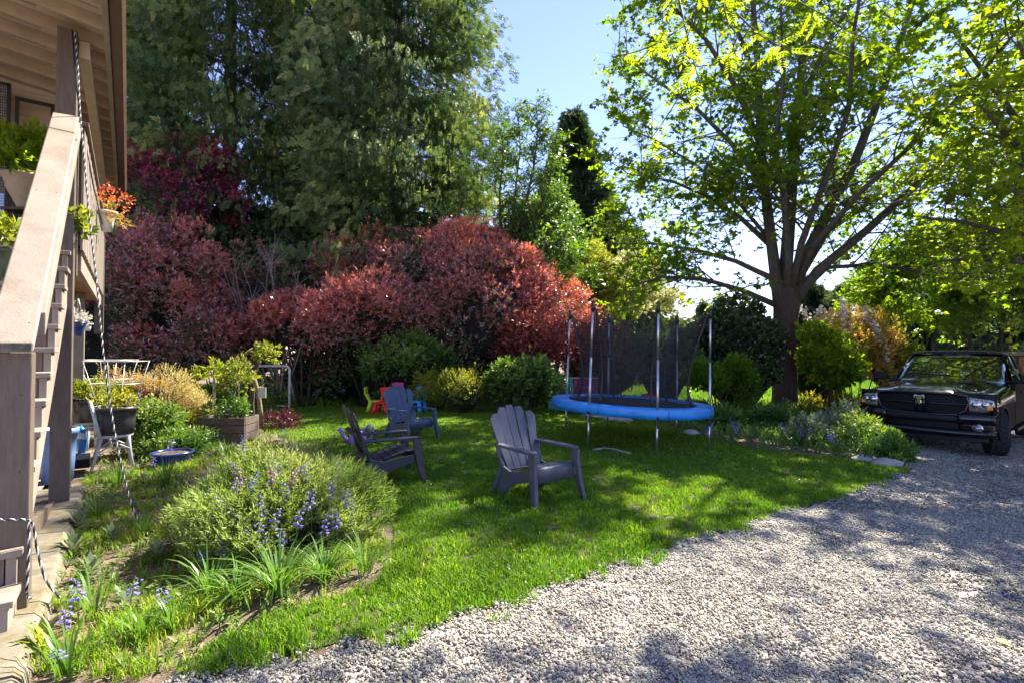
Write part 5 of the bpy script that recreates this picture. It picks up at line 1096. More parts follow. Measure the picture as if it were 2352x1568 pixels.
# ---------------------------------------------------------------- lawn chairs
def smooth_prism(mb, prof, x0, x1):
    mb.prism(prof, (x0, 0, 0), (0, 1, 0), (0, 0, 1), (1, 0, 0), x1 - x0); return mb
def adirondack(label, c, rz, mat):
    t = thing('adirondack_chair', label, 'chair', c, rz, 'slatted resin lawn chairs'); m = M[mat]
    # local: y forward, z up ; back fan
    bot = Vector((0, -.20, .27)); dirb = Vector((0, -.40, .92)).normalized(); nb_ = Vector((0, .92, .40)); L = [.67, .745, .77, .745, .67]
    for k in range(5):
        xb = (k - 2) * .092; xt = (k - 2) * .132; wb = .085; wt = .125; l = L[k]; rows = []
        for j in range(13):
            u_ = j / 12; zc = u_ * l; w_ = wb + (wt - wb) * min(1, u_ * 1.15); x = xb + (xt - xb) * min(1, u_ * 1.15)
            if u_ > .93: q = (u_ - .93) / .07; w_ *= math.sqrt(max(1 - q * q * .55, .01)); x -= (k - 2) * .014 * q
            dish = abs(k - 2) ** 2 * .008 * u_; pc_ = bot + dirb * zc + Vector((x, 0, 0)) + nb_ * (dish + .035 * math.sin(u_ * 2.6) * -.6)
            rows.append([pc_ + Vector((-w_ / 2, 0, 0)) + nb_ * .010, pc_ + Vector((w_ / 2, 0, 0)) + nb_ * .010, pc_ + Vector((w_ / 2, 0, 0)) - nb_ * .010, pc_ + Vector((-w_ / 2, 0, 0)) - nb_ * .010])
        mb = MB(); mb.grid(rows, smooth=False, close=True); mb.add(rows[0], [(3, 2, 1, 0)]); mb.add(rows[-1], [(0, 1, 2, 3)]); mb.build('back_slat', m, t, world=False, bevel=.004)
    for zc, hw in ((.10, .23), (.44, .27)):
        p0 = bot + dirb * zc - nb_ * .062; MB().bar(p0 + Vector((-hw, 0, 0)), p0 + Vector((hw, 0, 0)), .022, .06, up=nb_).build('back_rail', m, t, world=False, bevel=.006)
    # seat slats: follow curve
    ys = np.linspace(-.17, .27, 6)
    def sz(y): return .295 + .13 * ((y + .2) / .5) - .12 * max(0, (y - .2) / .1) ** 2 * .5
    for k in range(5):
        y0, y1 = ys[k], ys[k + 1] - .010; a = Vector((0, y0, sz(y0))); b = Vector((0, y1, sz(y1)))
        MB().bar(a, b, .50, .018).build('seat_slat', m, t, world=False, bevel=.004)
    rows = []
    for j in range(7):
        a = j / 6 * 1.5; rows.append([Vector((x, .272 + math.sin(a) * .05, sz(.27) - .045 + math.cos(a) * .05)) for x in np.linspace(-.25, .25, 5)])
    rows.append([Vector((x, .325, .245)) for x in np.linspace(-.25, .25, 5)])
    MB().grid(rows).build('front_apron', m, t, world=False, solid=.014)
    for s_ in (-1, 1):
        x0_, x1_ = (.262, .292) if s_ > 0 else (-.292, -.262)
        # arm: flat board, rounded
        arm = [(.235, -.30), (.27, -.34), (.32, -.30), (.345, 0), (.352, .26), (.335, .33), (.29, .345), (.255, .32), (.25, .1)]
        mb = MB(); mb.prism([(s_ * a, b) for a, b in (arm if s_ > 0 else arm[::-1])], (0, 0, .545), (1, 0, 0), (0, 1, 0), (0, 0, 1), .03); o_ = mb.build('armrest', m, t, world=False, bevel=.010, seg=3)
        # front leg: broad tapered panel, splayed
        mb = MB(); vs = []
        for z_, yc, w_, xx in ((.0, .40, .055, .045), (.20, .345, .085, .02), (.40, .315, .10, .008), (.545, .305, .115, .004)):
            for (dx, dy) in ((0, -w_ / 2), (.045, -w_ / 2), (.045, w_ / 2), (0, w_ / 2)): vs.append((s_ * (.275 + xx + dx), yc + dy, z_))
        rows = [[Vector(v) for v in vs[4 * i:4 * i + 4]] for i in range(4)]; mb.grid(rows, False, True); mb.add(rows[0], [(3, 2, 1, 0)]); mb.add(rows[-1], [(0, 1, 2, 3)]); mb.build('leg', m, t, world=False, bevel=.008)
        # side panel with arch and rear leg
        poly = [(.33, .36), (.33, .27), (.24, .25), (.10, .215), (-.04, .16), (-.16, .09), (-.24, 0), (-.30, 0), (-.33, .14), (-.30, .26), (-.25, .34), (-.10, .30), (.1, .335)]
        mb = MB(); mb.prism(poly, (x0_, 0, 0), (0, 1, 0), (0, 0, 1), (1, 0, 0), .03); mb.build('side_panel', m, t, world=False, bevel=.005)
        MB().bar((s_ * .275, -.28, .02), (s_ * .29, -.40, .0), .05, .05) 
        mb = MB(); mb.tube([(s_ * .277, -.27, .30), (s_ * .30, -.33, .15), (s_ * .315, -.40, .0)], [.04, .033, .026], 6, smooth=False); mb.build('leg', m, t, world=False, bevel=.006)
        mb = MB(); mb.tube([(s_ * .262, -.24, .30), (s_ * .285, -.31, .44), (s_ * .29, -.33, .555)], [.03, .028, .028], 6, smooth=False); mb.build('arm_support', m, t, world=False, bevel=.006)
    return t
a1 = adirondack('slate grey slatted lawn chair nearest the gravel, facing right', (.27, 5.72, 0), R(-143), 'chair')
dup(a1, (-1.57, 6.42, 0), R(-63), 'charcoal lawn chair turned away, its shaded back toward the bush', mat=M['chair2'])
dup(a1, (-1.86, 9.45, 0), R(-134), 'farthest lawn chair, bluish, in front of the red child chair', mat=M['chair3'])
# purple watering can
wc = G(822, 1020); t = thing('watering_can', 'toy lilac watering can lying on the grass behind the charcoal chair', 'watering can', wc)
MB().lathe([(0, 0), (.14, 0), (.15, .05), (.12, .22), (.10, .24), (0, .24)], wc, 20).build('body', M['purple'], t)
MB().tube([wc + Vector((-.12, 0, .06)), wc + Vector((-.22, 0, .10)), wc + Vector((-.30, 0, .24)), wc + Vector((-.33, 0, .27))], [.035, .03, .03, .045], 8).build('spout', M['purple'], t)
MB().tube([wc + Vector((.10, 0, .22)), wc + Vector((.18, 0, .34)), wc + Vector((.27, 0, .28)), wc + Vector((.24, 0, .12)), wc + Vector((.14, 0, .05))], .022, 8).build('handle', M['purple'], t)

# ---------------------------------------------------------------- child furniture
def kidchair(label, c, rz, mat):
    t = thing('child_chair', label, 'chair', c, rz, 'plastic child chairs'); m = M[mat]
    MB().prism([(-.15, -.15), (.15, -.15), (.17, .15), (-.17, .15)], (0, 0, .28), (1, 0, 0), (0, 1, 0), (0, 0, 1), .035).build('seat', m, t, world=False, bevel=.01)
    for s_ in (-1, 1):
        for y in (-1, 1):
            a = Vector((s_ * .115, y * .105, .28)); b = Vector((s_ * .155, y * .15, 0)); MB().tube([a, b], [.045, .05], 8).build('leg', m, t, world=False)
    y = -.14
    MB().prism([(-.13, 0), (.13, 0), (.165, .175), (.13, .19), (0, .20), (-.13, .19), (-.165, .175)], (0, y - .065, .47), (1, 0, 0), (0, 0, 1), (0, -1, 0), .035).build('backrest', m, t, world=False, bevel=.012)
    for x in (-.10, 0, .10): MB().bar((x, y, .30), (x * 1.05, y - .08, .49), .045, .03).build('back_post', m, t, world=False, bevel=.008)
    return t
k1 = kidchair('red child chair seen from behind', G(879, 951), R(170), 'kred'); k1.scale = (1.2, 1.2, 1.03)
dup(k1, G(864, 946), R(-85), 'lime yellow child chair seen from the side', mat=M['kyel'])
dup(k1, P(958, 950, 13.6) * 1.0, R(160), 'sky blue child chair right of the farthest lawn chair', mat=M['kblue']).location = Vector((P(958, 900, 13.6).x, 13.6, 0))
dup(k1, Vector((P(926, 900, 14.6).x, 14.6, .08)), R(-20), 'magenta child chair mostly hidden behind the lawn chair', mat=M['kpink'])
tc_ = Vector((P(928, 900, 13.9).x, 13.9, 0)); t = thing('child_table', 'sky blue child table between the small chairs', 'table', tc_)
MB().box(tc_ + Vector((0, 0, .46)), (.62, .55, .04)).build('top', M['kblue'], t, bevel=.012)
for a in (-1, 1):
    for b in (-1, 1): MB().tube([tc_ + Vector((a * .24, b * .2, .44)), tc_ + Vector((a * .27, b * .23, 0))], [.035, .04], 8).build('leg', M['white'], t)

# ---------------------------------------------------------------- play panels, red toy, stones
d_ = 14.6; t = thing('play_cube', 'teal and plum plastic climbing panels with orange holes behind the trampoline', 'play set', (P(1315, 900, d_).x, d_, 0))
xa, xb, xc_ = P(1259, 900, d_).x, P(1318, 900, d_).x, P(1374, 900, d_).x; zt = P(1300, 868, d_).z; z0_ = gz(xb)
def holed(x0, x1, y, z0, z1, holes, mat, name):
    nx, nz = 12, 12; mb = MB()
    for i in range(nx):
        for j in range(nz):
            if (i, j) in holes: continue
            a0 = x0 + (x1 - x0) * i / nx; a1_ = x0 + (x1 - x0) * (i + 1) / nx; b0_ = z0 + (z1 - z0) * j / nz; b1_ = z0 + (z1 - z0) * (j + 1) / nz
            mb.box(((a0 + a1_) / 2, y, (b0_ + b1_) / 2), (a1_ - a0, .06, b1_ - b0_))
    return mb.build(name, M[mat], t)
H_ = set()
for (i, j) in ((2, 8), (2, 5), (2, 2), (6, 9), (6, 6), (6, 3), (4, 7)):
    for a in (0, 1):
        for b in (0, 1): H_.add((i + a, j + b))
for b in range(4, 9): H_.add((10, b))
holed(xa, xb - .03, d_, z0_ + .02, zt, H_, 'teal', 'climbing_panel')
MB().box(((xa + xb) / 2 - .02, d_ + .35, (z0_ + zt) / 2), (xb - xa - .1, .05, zt - z0_ - .05)).build('rear_panel', M['orange'], t)
MB().box(((xb + xc_) / 2, d_ + .05, (z0_ + zt) / 2), (xc_ - xb, .06, zt - z0_)).build('climbing_panel', M['wine'], t, bevel=.01)
for k in range(3): MB().box(((xb + xc_) / 2 + .05, d_ + .01, z0_ + .3 + .18 * k), (.32, .05, .07)).build('step', M['purple'], t, bevel=.01)
MB().box(((xa + xc_) / 2, d_ + .03, zt + .012), (xc_ - xa + .04, .12, .022)).build('top_edge', M['whitechair'], t)
rc = P(1482, 930, 14.3); t = thing('toy_slide', 'small red toy slide seen through the net', 'toy', (rc.x, 14.3, gz(rc.x)))
zb = gz(rc.x); MB().prism([(-.42, 0), (-.30, .0), (.0, .42), (.26, .46), (.34, .40), (.42, 0), (.48, 0), (.42, .50), (.2, .60), (-.02, .55)], (rc.x, 14.3, zb), (1, 0, 0), (0, 0, 1), (0, 1, 0), .38).build('slide', M['kred'], t, bevel=.015)
MB().box((rc.x + .45, 14.49, zb + .2), (.04, .3, .4)).build('ladder', M['kblue'], t)
s_ = G(1376, 957); tag(MB().lathe([(0, .05), (.42, .05), (.45, .035), (.45, 0)], s_ + Vector((0, 0, .015)), 24).build('stepping_stone', M['slab']), 'round flat grey stepping stone behind the trampoline legs', 'stone')
for k, (px, py, r_, lb) in enumerate([(1405, 966, .17, 'grey rock under the trampoline, left of the pair'), (1432, 968, .2, 'rounded rock under the middle of the trampoline'), (1590, 998, .16, 'rock at the bed edge by the right trampoline leg'), (1068, 927, .16, 'pale rock in front of the golden spirea'), (2035, 1072, .2, 'flat pale edging stone near the bed tip'), (1985, 1060, .16, 'flat edging stone left of the bed tip')]):
    g_ = G(px, py); tag(MB().blob(g_ + Vector((0, 0, r_ * .2)), (r_ * 1.3, r_, r_ * .55), 10 + k, 2, .16).build('rock', M['rock']), lb, 'rock')
h_ = [G(a, b, .03) for a, b in ((1362, 1033), (1385, 1029), (1405, 1030), (1425, 1035), (1448, 1041))]
tag(MB().tube(h_, .022, 7).build('hose_piece', M['slab']), 'short grey hose end lying on the grass under the trampoline', 'hose')

# ---------------------------------------------------------------- trampoline
TC = Vector((2.26, 9.8, 0)); TR = 1.46
tr = thing('trampoline', 'round trampoline with blue pad, silver poles and black safety net', 'trampoline', (TC.x, TC.y, gz(TC.x)))
def tz(x, y, z): return z - .047 * (x - TC.x) - .0
def ring(r, z, n=64): return [Vector((TC.x + r * math.cos(2 * math.pi * k / n), TC.y + r * math.sin(2 * math.pi * k / n), tz(TC.x + r * math.cos(2 * math.pi * k / n), 0, z))) for k in range(n)]
wob = lambda k, a: a * math.sin(k * 1.9) * math.sin(k * .63)
top = .665
rows = [ring(1.17, top - .015), ring(1.22, top + .012), ring(1.36, top + .014), ring(1.46, top + .008), ring(1.474, top + .002), ring(1.478, top - .008)]
sk = ring(1.475, top - .09); sk = [v + Vector((math.cos(2 * math.pi * k / 64), math.sin(2 * math.pi * k / 64), 0)) * wob(k, .012) for k, v in enumerate(sk)]
sk2 = [v + Vector((math.cos(2 * math.pi * k / 64), math.sin(2 * math.pi * k / 64), 0)) * wob(k + 1, .02) for k, v in enumerate(ring(1.47, top - .15))]
MB().grid(rows + [sk, sk2], True, True).build('safety_pad', M['pad'], tr, solid=.012)
for k in range(8):
    ca, sa = math.cos(k * .785 + .2), math.sin(k * .785 + .2); MB().tube([Vector((TC.x + r_ * ca, TC.y + r_ * sa, tz(TC.x + r_ * ca, 0, z_))) for r_, z_ in ((1.19, top + .006), (1.36, top + .019), (1.462, top + .013), (1.487, top - .01), (1.487, top - .09), (1.482, top - .145))], .0045, 4).build('pad_seam', M['bluepot'], tr)
mb = MB(); mb.grid([ring(1.18, top - .03), ring(.9, top - .045), ring(.5, top - .05), ring(.02, top - .052)], True, True); mb.build('jumping_mat', M['matte'], tr)
MB().tube(ring(1.40, top - .05) + [ring(1.40, top - .05)[0]], .022, 6, cap=False).build('frame_ring', M['steel'], tr)
angs = [140, -131, -86, -36, 37, 96]
tops = []
for a in angs:
    ca, sa = math.cos(R(a)), math.sin(R(a)); rr_ = TR; bx_, by_ = TC.x + rr_ * ca, TC.y + rr_ * sa; zb = gz(bx_)
    lean = .075 * (1 if a in (140, -131) else .35); tpz = tz(bx_, 0, 2.33)
    p0 = Vector((bx_ - .02, by_, zb - .02)); p1 = Vector((bx_, by_, tz(bx_, 0, .55))); p2 = Vector((bx_ + lean, by_, tpz)); tops.append((a, p2))
    MB().tube([p0, p1], .019, 8).build('leg', M['steel'], tr)
    MB().tube([p1 + Vector((0, 0, -.18)), p1.lerp(p2, .52)], .0215, 8).build('net_pole', M['steel'], tr)
    MB().tube([p1.lerp(p2, .52), p2], .0195, 8).build('net_pole', M['steel'], tr)
    MB().tube([p2 + Vector((0, 0, -.09)), p2 + Vector((0, 0, .0)), p2 + Vector((0, 0, .045)), p2 + Vector((0, 0, .075)), p2 + Vector((0, 0, .10))], [.03, .034, .024, .036, .012], 8).build('pole_cap', M['black'], tr)
    MB().tube([p1 + Vector((0, 0, .02)), p1 + Vector((0, 0, -.03))], .028, 8).build('clamp', M['black'], tr)
# net: waisted surface hung from the pole tops
tops.sort(key=lambda q: q[0]); n_a = 96
def topz(adeg):
    aa = [q[0] for q in tops] + [tops[0][0] + 360]; pp = [q[1] for q in tops] + [tops[0][1]]
    x = adeg
    while x < aa[0]: x += 360
    for i in range(len(aa) - 1):
        if aa[i] <= x <= aa[i + 1]:
            u_ = (x - aa[i]) / (aa[i + 1] - aa[i]); p = pp[i].lerp(pp[i + 1], u_); sg = math.sin(math.pi * u_) ** .8
            return p, sg
rows = []
for j in range(15):
    v_ = j / 14; row = []
    for k in range(n_a):
        a = 360 * k / n_a - 130; p, sg = topz(a); ca, sa = math.cos(R(a)), math.sin(R(a))
        top_p = p - Vector((ca, sa, 0)) * (.05 + .12 * sg) - Vector((0, 0, .20 * sg + .03)); bot_p = Vector((TC.x + 1.17 * ca, TC.y + 1.17 * sa, tz(TC.x + 1.17 * ca, 0, top)))
        q = bot_p.lerp(top_p, v_); pull = .17 * math.sin(math.pi * min(1, v_ ** .75)) * (1 - .25 * sg); q -= Vector((ca, sa, 0)) * pull * (1 - v_ * .35); row.append(q)
    rows.append(row)
MB().grid(rows, True, True).build('safety_net', M['net'], tr)
MB().tube(rows[-1] + [rows[-1][0]], .008, 5, cap=False).build('net_top_cord', M['black'], tr)
for a, p2 in tops:
    k = int(round((a + 130) / 360 * n_a)) % n_a; MB().tube([rows[j][k] for j in range(15)] + [p2], .021, 6).build('net_sleeve', M['black'], tr)
ek = 61
zp = [P(1392, 764, TC.y - .4), P(1384, 800, TC.y - .5), P(1376, 860, TC.y - .6), P(1378, 900, TC.y - .6), P(1395, 925, TC.y - .7)]
zp2 = [P(1394, 764, TC.y - .4), P(1405, 830, TC.y - .55), P(1418, 880, TC.y - .7), P(1432, 918, TC.y - .8), P(1448, 932, TC.y - .8), P(1462, 930, TC.y - .75), P(1466, 918, TC.y - .6)]
MB().tube(zp, .012, 6).build('door_zip', M['black'], tr); MB().tube(zp2, .014, 6).build('door_zip', M['black'], tr)

# ---------------------------------------------------------------- neighbour's house, shed
nh = thing('neighbour_house', 'neighbouring house roof and pale eave glimpsed through the trampoline net', 'house', (P(1560, 800, 30).x, 30, -.5))
xa, xb = P(1440, 780, 30).x, P(1660, 780, 30).x; ze = P(1500, 783, 30).z; zr = P(1500, 742, 34).z
MB().box(((xa + xb) / 2, 33, (ze - .5) / 2 - .25), (xb - xa - .6, 5, ze + .5)).build('wall', M['housewhite'], nh)
MB().add([(xa, 30, ze), (xb, 30, ze), (xb - .6, 34, zr), (xa + .6, 34, zr), (xa, 38, ze), (xb, 38, ze)], [(0, 1, 2, 3), (3, 2, 5, 4), (0, 3, 4), (1, 5, 2)]).build('roof', M['roofgrey'], nh)
MB().box(((xa + xb) / 2, 29.95, ze - .1), (xb - xa, .1, .22)).build('eave', M['white'], nh)
for k in range(3): MB().box((xa + 1.3 + k * 1.7, 30.48, ze - 1.1), (.9, .06, 1.0)).build('window', M['winglass'], nh)
sh = thing('wooden_shed', 'brown timber shed corner at the right edge behind the pickup', 'shed', (P(2352, 800, 16).x, 16, gz(14)))
xs = P(2344, 800, 16).x; zb = gz(xs)
MB().box((xs + .08, 16, zb + .95), (.14, .14, 1.95)).build('corner_post', M['cedar'], sh)
for k in range(12): MB().box((xs + .95, 16.02, zb + .08 + .16 * k), (1.6, .03, .155)).build('board', M['cedar'], sh, bevel=.004)
MB().box((xs + .8, 16, zb + 2.02), (2.3, .9, .12)).build('roof', M['rail'], sh, bevel=.01)
MB().box((xs + .95, 16.9, zb + 1.0), (1.6, 1.6, 1.9)).build('wall', M['wood'], sh)

# ---------------------------------------------------------------- pickup truck
pr_ = G(2290, 1040); 
TX, TY = 8.72, 10.62
TG = gz(TX); tk = thing('pickup_truck', 'glossy black pickup truck facing left on the gravel drive', 'pickup truck', (TX, TY, TG), R(-53.13) + R(2)); tk.scale = (1.065, 1.03, 1.03)
m_ = Matrix.Identity(4)
def tb_(mb, name, mat, bevel=0, parent=None, **k): return mb.build(name, M[mat], parent or tk, bevel=bevel, world=False, **k)
def yf(x): return -.93 + .10 * x * x + .12 * x ** 4
def fpanel(x0, x1, z0, z1, off=0.0, bulge=.015, nx=14, nz=5, cut=None):
    rows = []
    for j in range(nz + 1):
        v_ = j / nz; row = []
        for i in range(nx + 1):
            x = x0 + (x1 - x0) * i / nx; z = z0(x) + (z1(x) - z0(x)) * v_ if callable(z0) else z0 + (z1 - z0) * v_
            row.append(Vector((x, yf(x) - off - bulge * math.sin(math.pi * v_), z)))
        rows.append(row)
    return MB().grid(rows)
# fascia core (black paint) between bumper and hood
tb_(fpanel(-1.0, 1.0, .74, 1.16, -.03, .01), 'front_fascia', 'trim', solid=.02)
# bumper: upper painted strip, centre intake, lower valance
tb_(fpanel(-1.0, -.52, .62, .80, .05, .03, 8), 'bumper', 'paint', solid=.03); tb_(fpanel(.52, 1.0, .62, .80, .05, .03, 8), 'bumper', 'paint', solid=.03)
tb_(fpanel(-.55, .55, .64, .76, .05, .02), 'bumper', 'trim', solid=.03)
tb_(fpanel(-1.0, 1.0, .40, .50, .06, .03), 'bumper', 'paint', solid=.03)
tb_(fpanel(-.55, .55, .49, .64, .0, .0), 'lower_intake', 'trim', solid=.02)
for s_ in (-1, 1): tb_(fpanel(*( (.55, .99) if s_ > 0 else (-.99, -.55)), .49, .63, .02, .0, 8), 'bumper_end', 'paint', solid=.03)
tb_(fpanel(-.9, .9, .30, .40, .02, .0), 'air_dam', 'matte', solid=.02)
for k in range(3): tb_(MB().tube([Vector((x, yf(x) - .02, .525 + .035 * k)) for x in np.linspace(-.52, .52, 9)], .007, 5), 'intake_bar', 'trim')
# grille
gz0 = lambda x: .80 + .05 * max(0, abs(x) - .45) / .2; gz1 = lambda x: 1.125 - .02 * x * x
def gy(x, off): return yf(x) - off
surr = []
path = [(-.50, .775), (-.35, .765), (0, .76), (.35, .765), (.50, .775), (.62, .85), (.665, 1.0), (.64, 1.12), (.5, 1.145), (0, 1.16), (-.5, 1.145), (-.64, 1.12), (-.665, 1.0), (-.62, .85), (-.50, .775)]
tb_(MB().tube([Vector((x, gy(x, .03), z)) for x, z in path], .026, 8, cap=False), 'grille_surround', 'paint')
mb = MB(); mb.add([Vector((x, gy(x, .0), z)) for x, z in path[:-1]], [tuple(range(14))]); tb_(mb, 'grille_backing', 'matte')
for x in (-.055, .055): tb_(MB().tube([Vector((x, gy(x, .04), .79)), Vector((x, gy(x, .055), .95)), Vector((x * 1.1, gy(x, .04), 1.13))], .026, 6), 'grille_bar', 'paint')
for s_ in (-1, 1):
    tb_(MB().tube([Vector((x, gy(x, .035), .965 + .01 * abs(x))) for x in np.linspace(.06 * s_, .64 * s_, 7)], .017, 6), 'grille_bar', 'paint')
mb = MB()
for s_ in (-1, 1):
    for k in range(-4, 34):
        for dr_ in (1, -1):
            pts = []
            for q in range(9):
                z = .805 + .31 * q / 8; x = .07 + k * .034 + dr_ * .11 * (q / 8 - .5) + .05
                if .075 < x < .62 - .3 * max(0, .87 - z): pts.append(Vector((s_ * x, gy(x, .012), z)))
            if len(pts) > 1: mb.tube(pts, .0035, 3, cap=False)
tb_(mb, 'grille_mesh', 'trim')
em = MB(); em.prism([(-.06, .09), (-.085, .05), (-.08, 0), (-.05, .035), (-.03, -.02), (-.035, -.07), (0, -.10), (.035, -.07), (.03, -.02), (.05, .035), (.08, 0), (.085, .05), (.06, .09), (.02, .075), (-.02, .075)], (0, gy(0, .066), 1.03), (1, 0, 0), (0, 0, 1), (0, -1, 0), .03); tb_(em, 'ram_head_emblem', 'chrome', bevel=.008)
# headlights
for s_ in (-1, 1):
    pts = [(.66, .885), (.70, 1.075), (.82, 1.065), (.985, 1.035), (1.0, .93), (.96, .87)]
    rows = []
    for v_ in np.linspace(0, 1, 6):
        row = []
        for x in np.linspace(.67, 1.0, 9):
            zlo = .845 + .01 * (x > .9); zhi = 1.10 - .16 * (x - .67); row.append(Vector((s_ * x, yf(x) - .035 - .02 * math.sin(math.pi * v_) + (.10 * max(0, x - .9) / .1), zlo + (zhi - zlo) * v_)))
        rows.append(row)
    hd = tb_(MB().grid(rows), 'headlight', 'lens', solid=.02)
    for x_, r_ in ((.745, .055), (.86, .048)): tb_(MB().lathe([(r_, 0), (r_ * .8, .012), (r_ * .3, .03), (0, .034)], Vector((s_ * x_, yf(x_) - .072, .975)), 16, M=Matrix.Rotation(R(90), 3, 'X')), 'reflector', 'chrome', parent=hd)
    tb_(MB().box((s_ * .925, yf(.925) - .062, .915), (.075, .02, .055)), 'indicator', 'amber', .006, parent=hd)
    fg = tb_(MB().lathe([(.075, -.01), (.078, .015), (.06, .02)], Vector((s_ * .77, yf(.77) - .045, .555)), 20, M=Matrix.Rotation(R(90), 3, 'X')), 'fog_light', 'chrome')
    tb_(MB().lathe([(.06, 0), (.05, .02), (0, .03)], Vector((s_ * .77, yf(.77) - .045, .555)), 16, M=Matrix.Rotation(R(90), 3, 'X')), 'lens', 'lens', parent=fg)
# hood
def hoodz(x, y):
    u_ = max(0, (y + .88) / 2.15); z = 1.165 + .15 * u_ ** .8 - .03 * math.exp(-((y + .88) / .1) ** 2) * 1.4
    ax_ = abs(x); b_ = .04 / (1 + math.exp((ax_ - .50) / .03)); return z + b_ * min(1, (y + .9) / .3) - .035 * (ax_ / .8) ** 4
rows = [[Vector((x, y, hoodz(x, y) - (.03 if y < -.88 else 0))) for x in np.linspace(-.80, .80, 33)] for y in [-.93 + .0, -.90, -.86, -.8, -.6, -.4, -.2, 0, .2, .4, .6, .8, 1.0, 1.2, 1.27]]
for r_ in rows:
    for v in r_:
        if v.y < -.5: v.y = max(v.y, yf(v.x) + (v.y + .93))
tb_(MB().grid(rows), 'hood', 'paint', solid=.015)
for s_ in (-1, 1): tb_(MB().prism([(-.12, -.16), (.10, -.16), (.13, .12), (-.08, .16)], (s_ * .40, .42, hoodz(.40, .42) + .006), (1, 0, 0), (0, 1, .06), (0, 0, 1), .012), 'hood_vent', 'trim', .004)
# fenders upper surface + side skins
def sidez(y): return 1.12 + .04 * min(1, (y + .9) / .8)
for s_ in (-1, 1):
    rows = []
    for y in np.linspace(-.80, 1.27, 13):
        zc = hoodz(.80, max(y, -.85)); xo = 1.0 - .09 * max(0, -.45 - y) / .4
        rows.append([Vector((s_ * .805, y, zc - .004)), Vector((s_ * .87, y, zc - .01)), Vector((s_ * (xo - .06), y, zc - .045)), Vector((s_ * (xo - .015), y, zc - .11)), Vector((s_ * xo, y, zc - .2)), Vector((s_ * xo, y, .93))])
    tb_(MB().grid(rows), 'fender', 'paint', solid=.015)
    def arch(cy, r, a0=-12, a1=192, n=14): return [(cy + r * math.cos(R(a)), .40 + r * math.sin(R(a))) for a in np.linspace(a1, a0, n)]
    low = [(-.80, .95), (-.78, .60), (-.56, .42)] + [p for p in arch(0, .50) if True] + [(.62, .42), (1.25, .42), (1.25, 1.0), (-.1, 1.0)]
    # fender lower with arch
    poly = [(-.80, .93), (-.76, .60), (-.53, .45)] + arch(0, .50)[1:-1] + [(.55, .45), (1.24, .45), (1.24, .93)]
    x_in = .955 if s_ > 0 else -.995
    tb_(MB().prism(poly, (x_in, 0, 0), (0, 1, 0), (0, 0, 1), (1, 0, 0), .04), 'fender', 'paintside')
    for (y0, y1) in ((1.255, 2.16), (2.17, 2.98)):
        dr_ = tb_(MB().prism([(y0, .45), (y1, .45), (y1, 1.27), (y0, 1.27 if y0 > 2 else 1.24)], (x_in - .003, 0, 0), (0, 1, 0), (0, 0, 1), (1, 0, 0), .05), 'door', 'paintside', .01)
        tb_(MB().box((s_ * 1.02, y1 - .13, 1.08), (.03, .18, .04)), 'handle', 'trim', .008, parent=dr_)
        wn_ = MB(); xt = .74; wn_.add([Vector((s_ * .985, y0 + (.42 if y0 < 2 else .05), 1.28)) if False else Vector((s_ * .975, y0 + .08, 1.285)), Vector((s_ * .975, y1 - .06, 1.285)), Vector((s_ * .80, y1 - .08, 1.80)), Vector((s_ * .80, y0 + (.72 if y0 < 2 else .06), 1.80))], [(0, 1, 2, 3)]); tb_(wn_, 'side_window', 'glass', solid=.01, parent=dr_)
    bedp = [(2.99, .45), (3.05, .45)] + arch(3.57, .52)[1:-1] + [(4.1, .5), (4.85, .55), (4.85, 1.33), (2.99, 1.33)]
    tb_(MB().prism(bedp, (x_in - .003, 0, 0), (0, 1, 0), (0, 0, 1), (1, 0, 0), .05), 'bed_side', 'paintside', .008)
    tb_(MB().box((s_ * .98, 2.1, .36), (.12, 1.7, .05)), 'side_step', 'trim', .015)
    for cy in (0, 3.57): tb_(MB().tube([Vector((s_ * 1.0, cy + .52 * math.cos(R(a)), .40 + .50 * math.sin(R(a)))) for a in np.linspace(-8, 188, 16)], .018, 6), 'arch_lip', 'trim')
    # mirrors
    mr = tb_(MB().bar((s_ * .96, 1.33, 1.30), (s_ * 1.08, 1.30, 1.31), .06, .05), 'mirror', 'trim', .01)
    tb_(MB().box((s_ * 1.20, 1.28, 1.37), (.25, .13, .19)), 'mirror_shell', 'trim', .035, parent=mr, seg=3)
    # pillars
    for a, b, w_ in (((s_ * .90, 1.22, 1.27), (s_ * .74, 2.02, 1.855), .055), ((s_ * .97, 2.14, 1.27), (s_ * .79, 2.16, 1.82), .07), ((s_ * .97, 2.97, 1.27), (s_ * .78, 2.86, 1.82), .08)): tb_(MB().bar(a, b, w_, .05), 'pillar', 'paint', .01)
# roof
rows = []
for y in np.linspace(1.98, 3.0, 7):
    e = min(1, (y - 1.98) / .15 + .4) * min(1, (3.0 - y) / .12 + .5); rows.append([Vector((x, y, 1.84 + .075 * e * (1 - (abs(x) / .80) ** 4) + .02)) for x in np.linspace(-.80, .80, 17)])
tb_(MB().grid(rows), 'roof', 'paint', solid=.03)
rows = []
for v_ in np.linspace(0, 1, 9):
    hw = .90 - .15 * v_; rows.append([Vector((x, 1.22 + .80 * v_ - .14 * (1 - (x / hw) ** 2) * (1 - .4 * v_), 1.275 + .585 * v_ + .02 * math.sin(math.pi * v_))) for x in np.linspace(-hw, hw, 17)])
tb_(MB().grid(rows), 'windshield', 'glass', solid=.01)
tb_(MB().grid([[Vector((x, 1.10 - .10 * (1 - (x / .9) ** 2) + .10 * v_, 1.262 + .012 * v_)) for x in np.linspace(-.88, .88, 9)] for v_ in (0, 1, 2)]), 'cowl', 'trim', solid=.01)
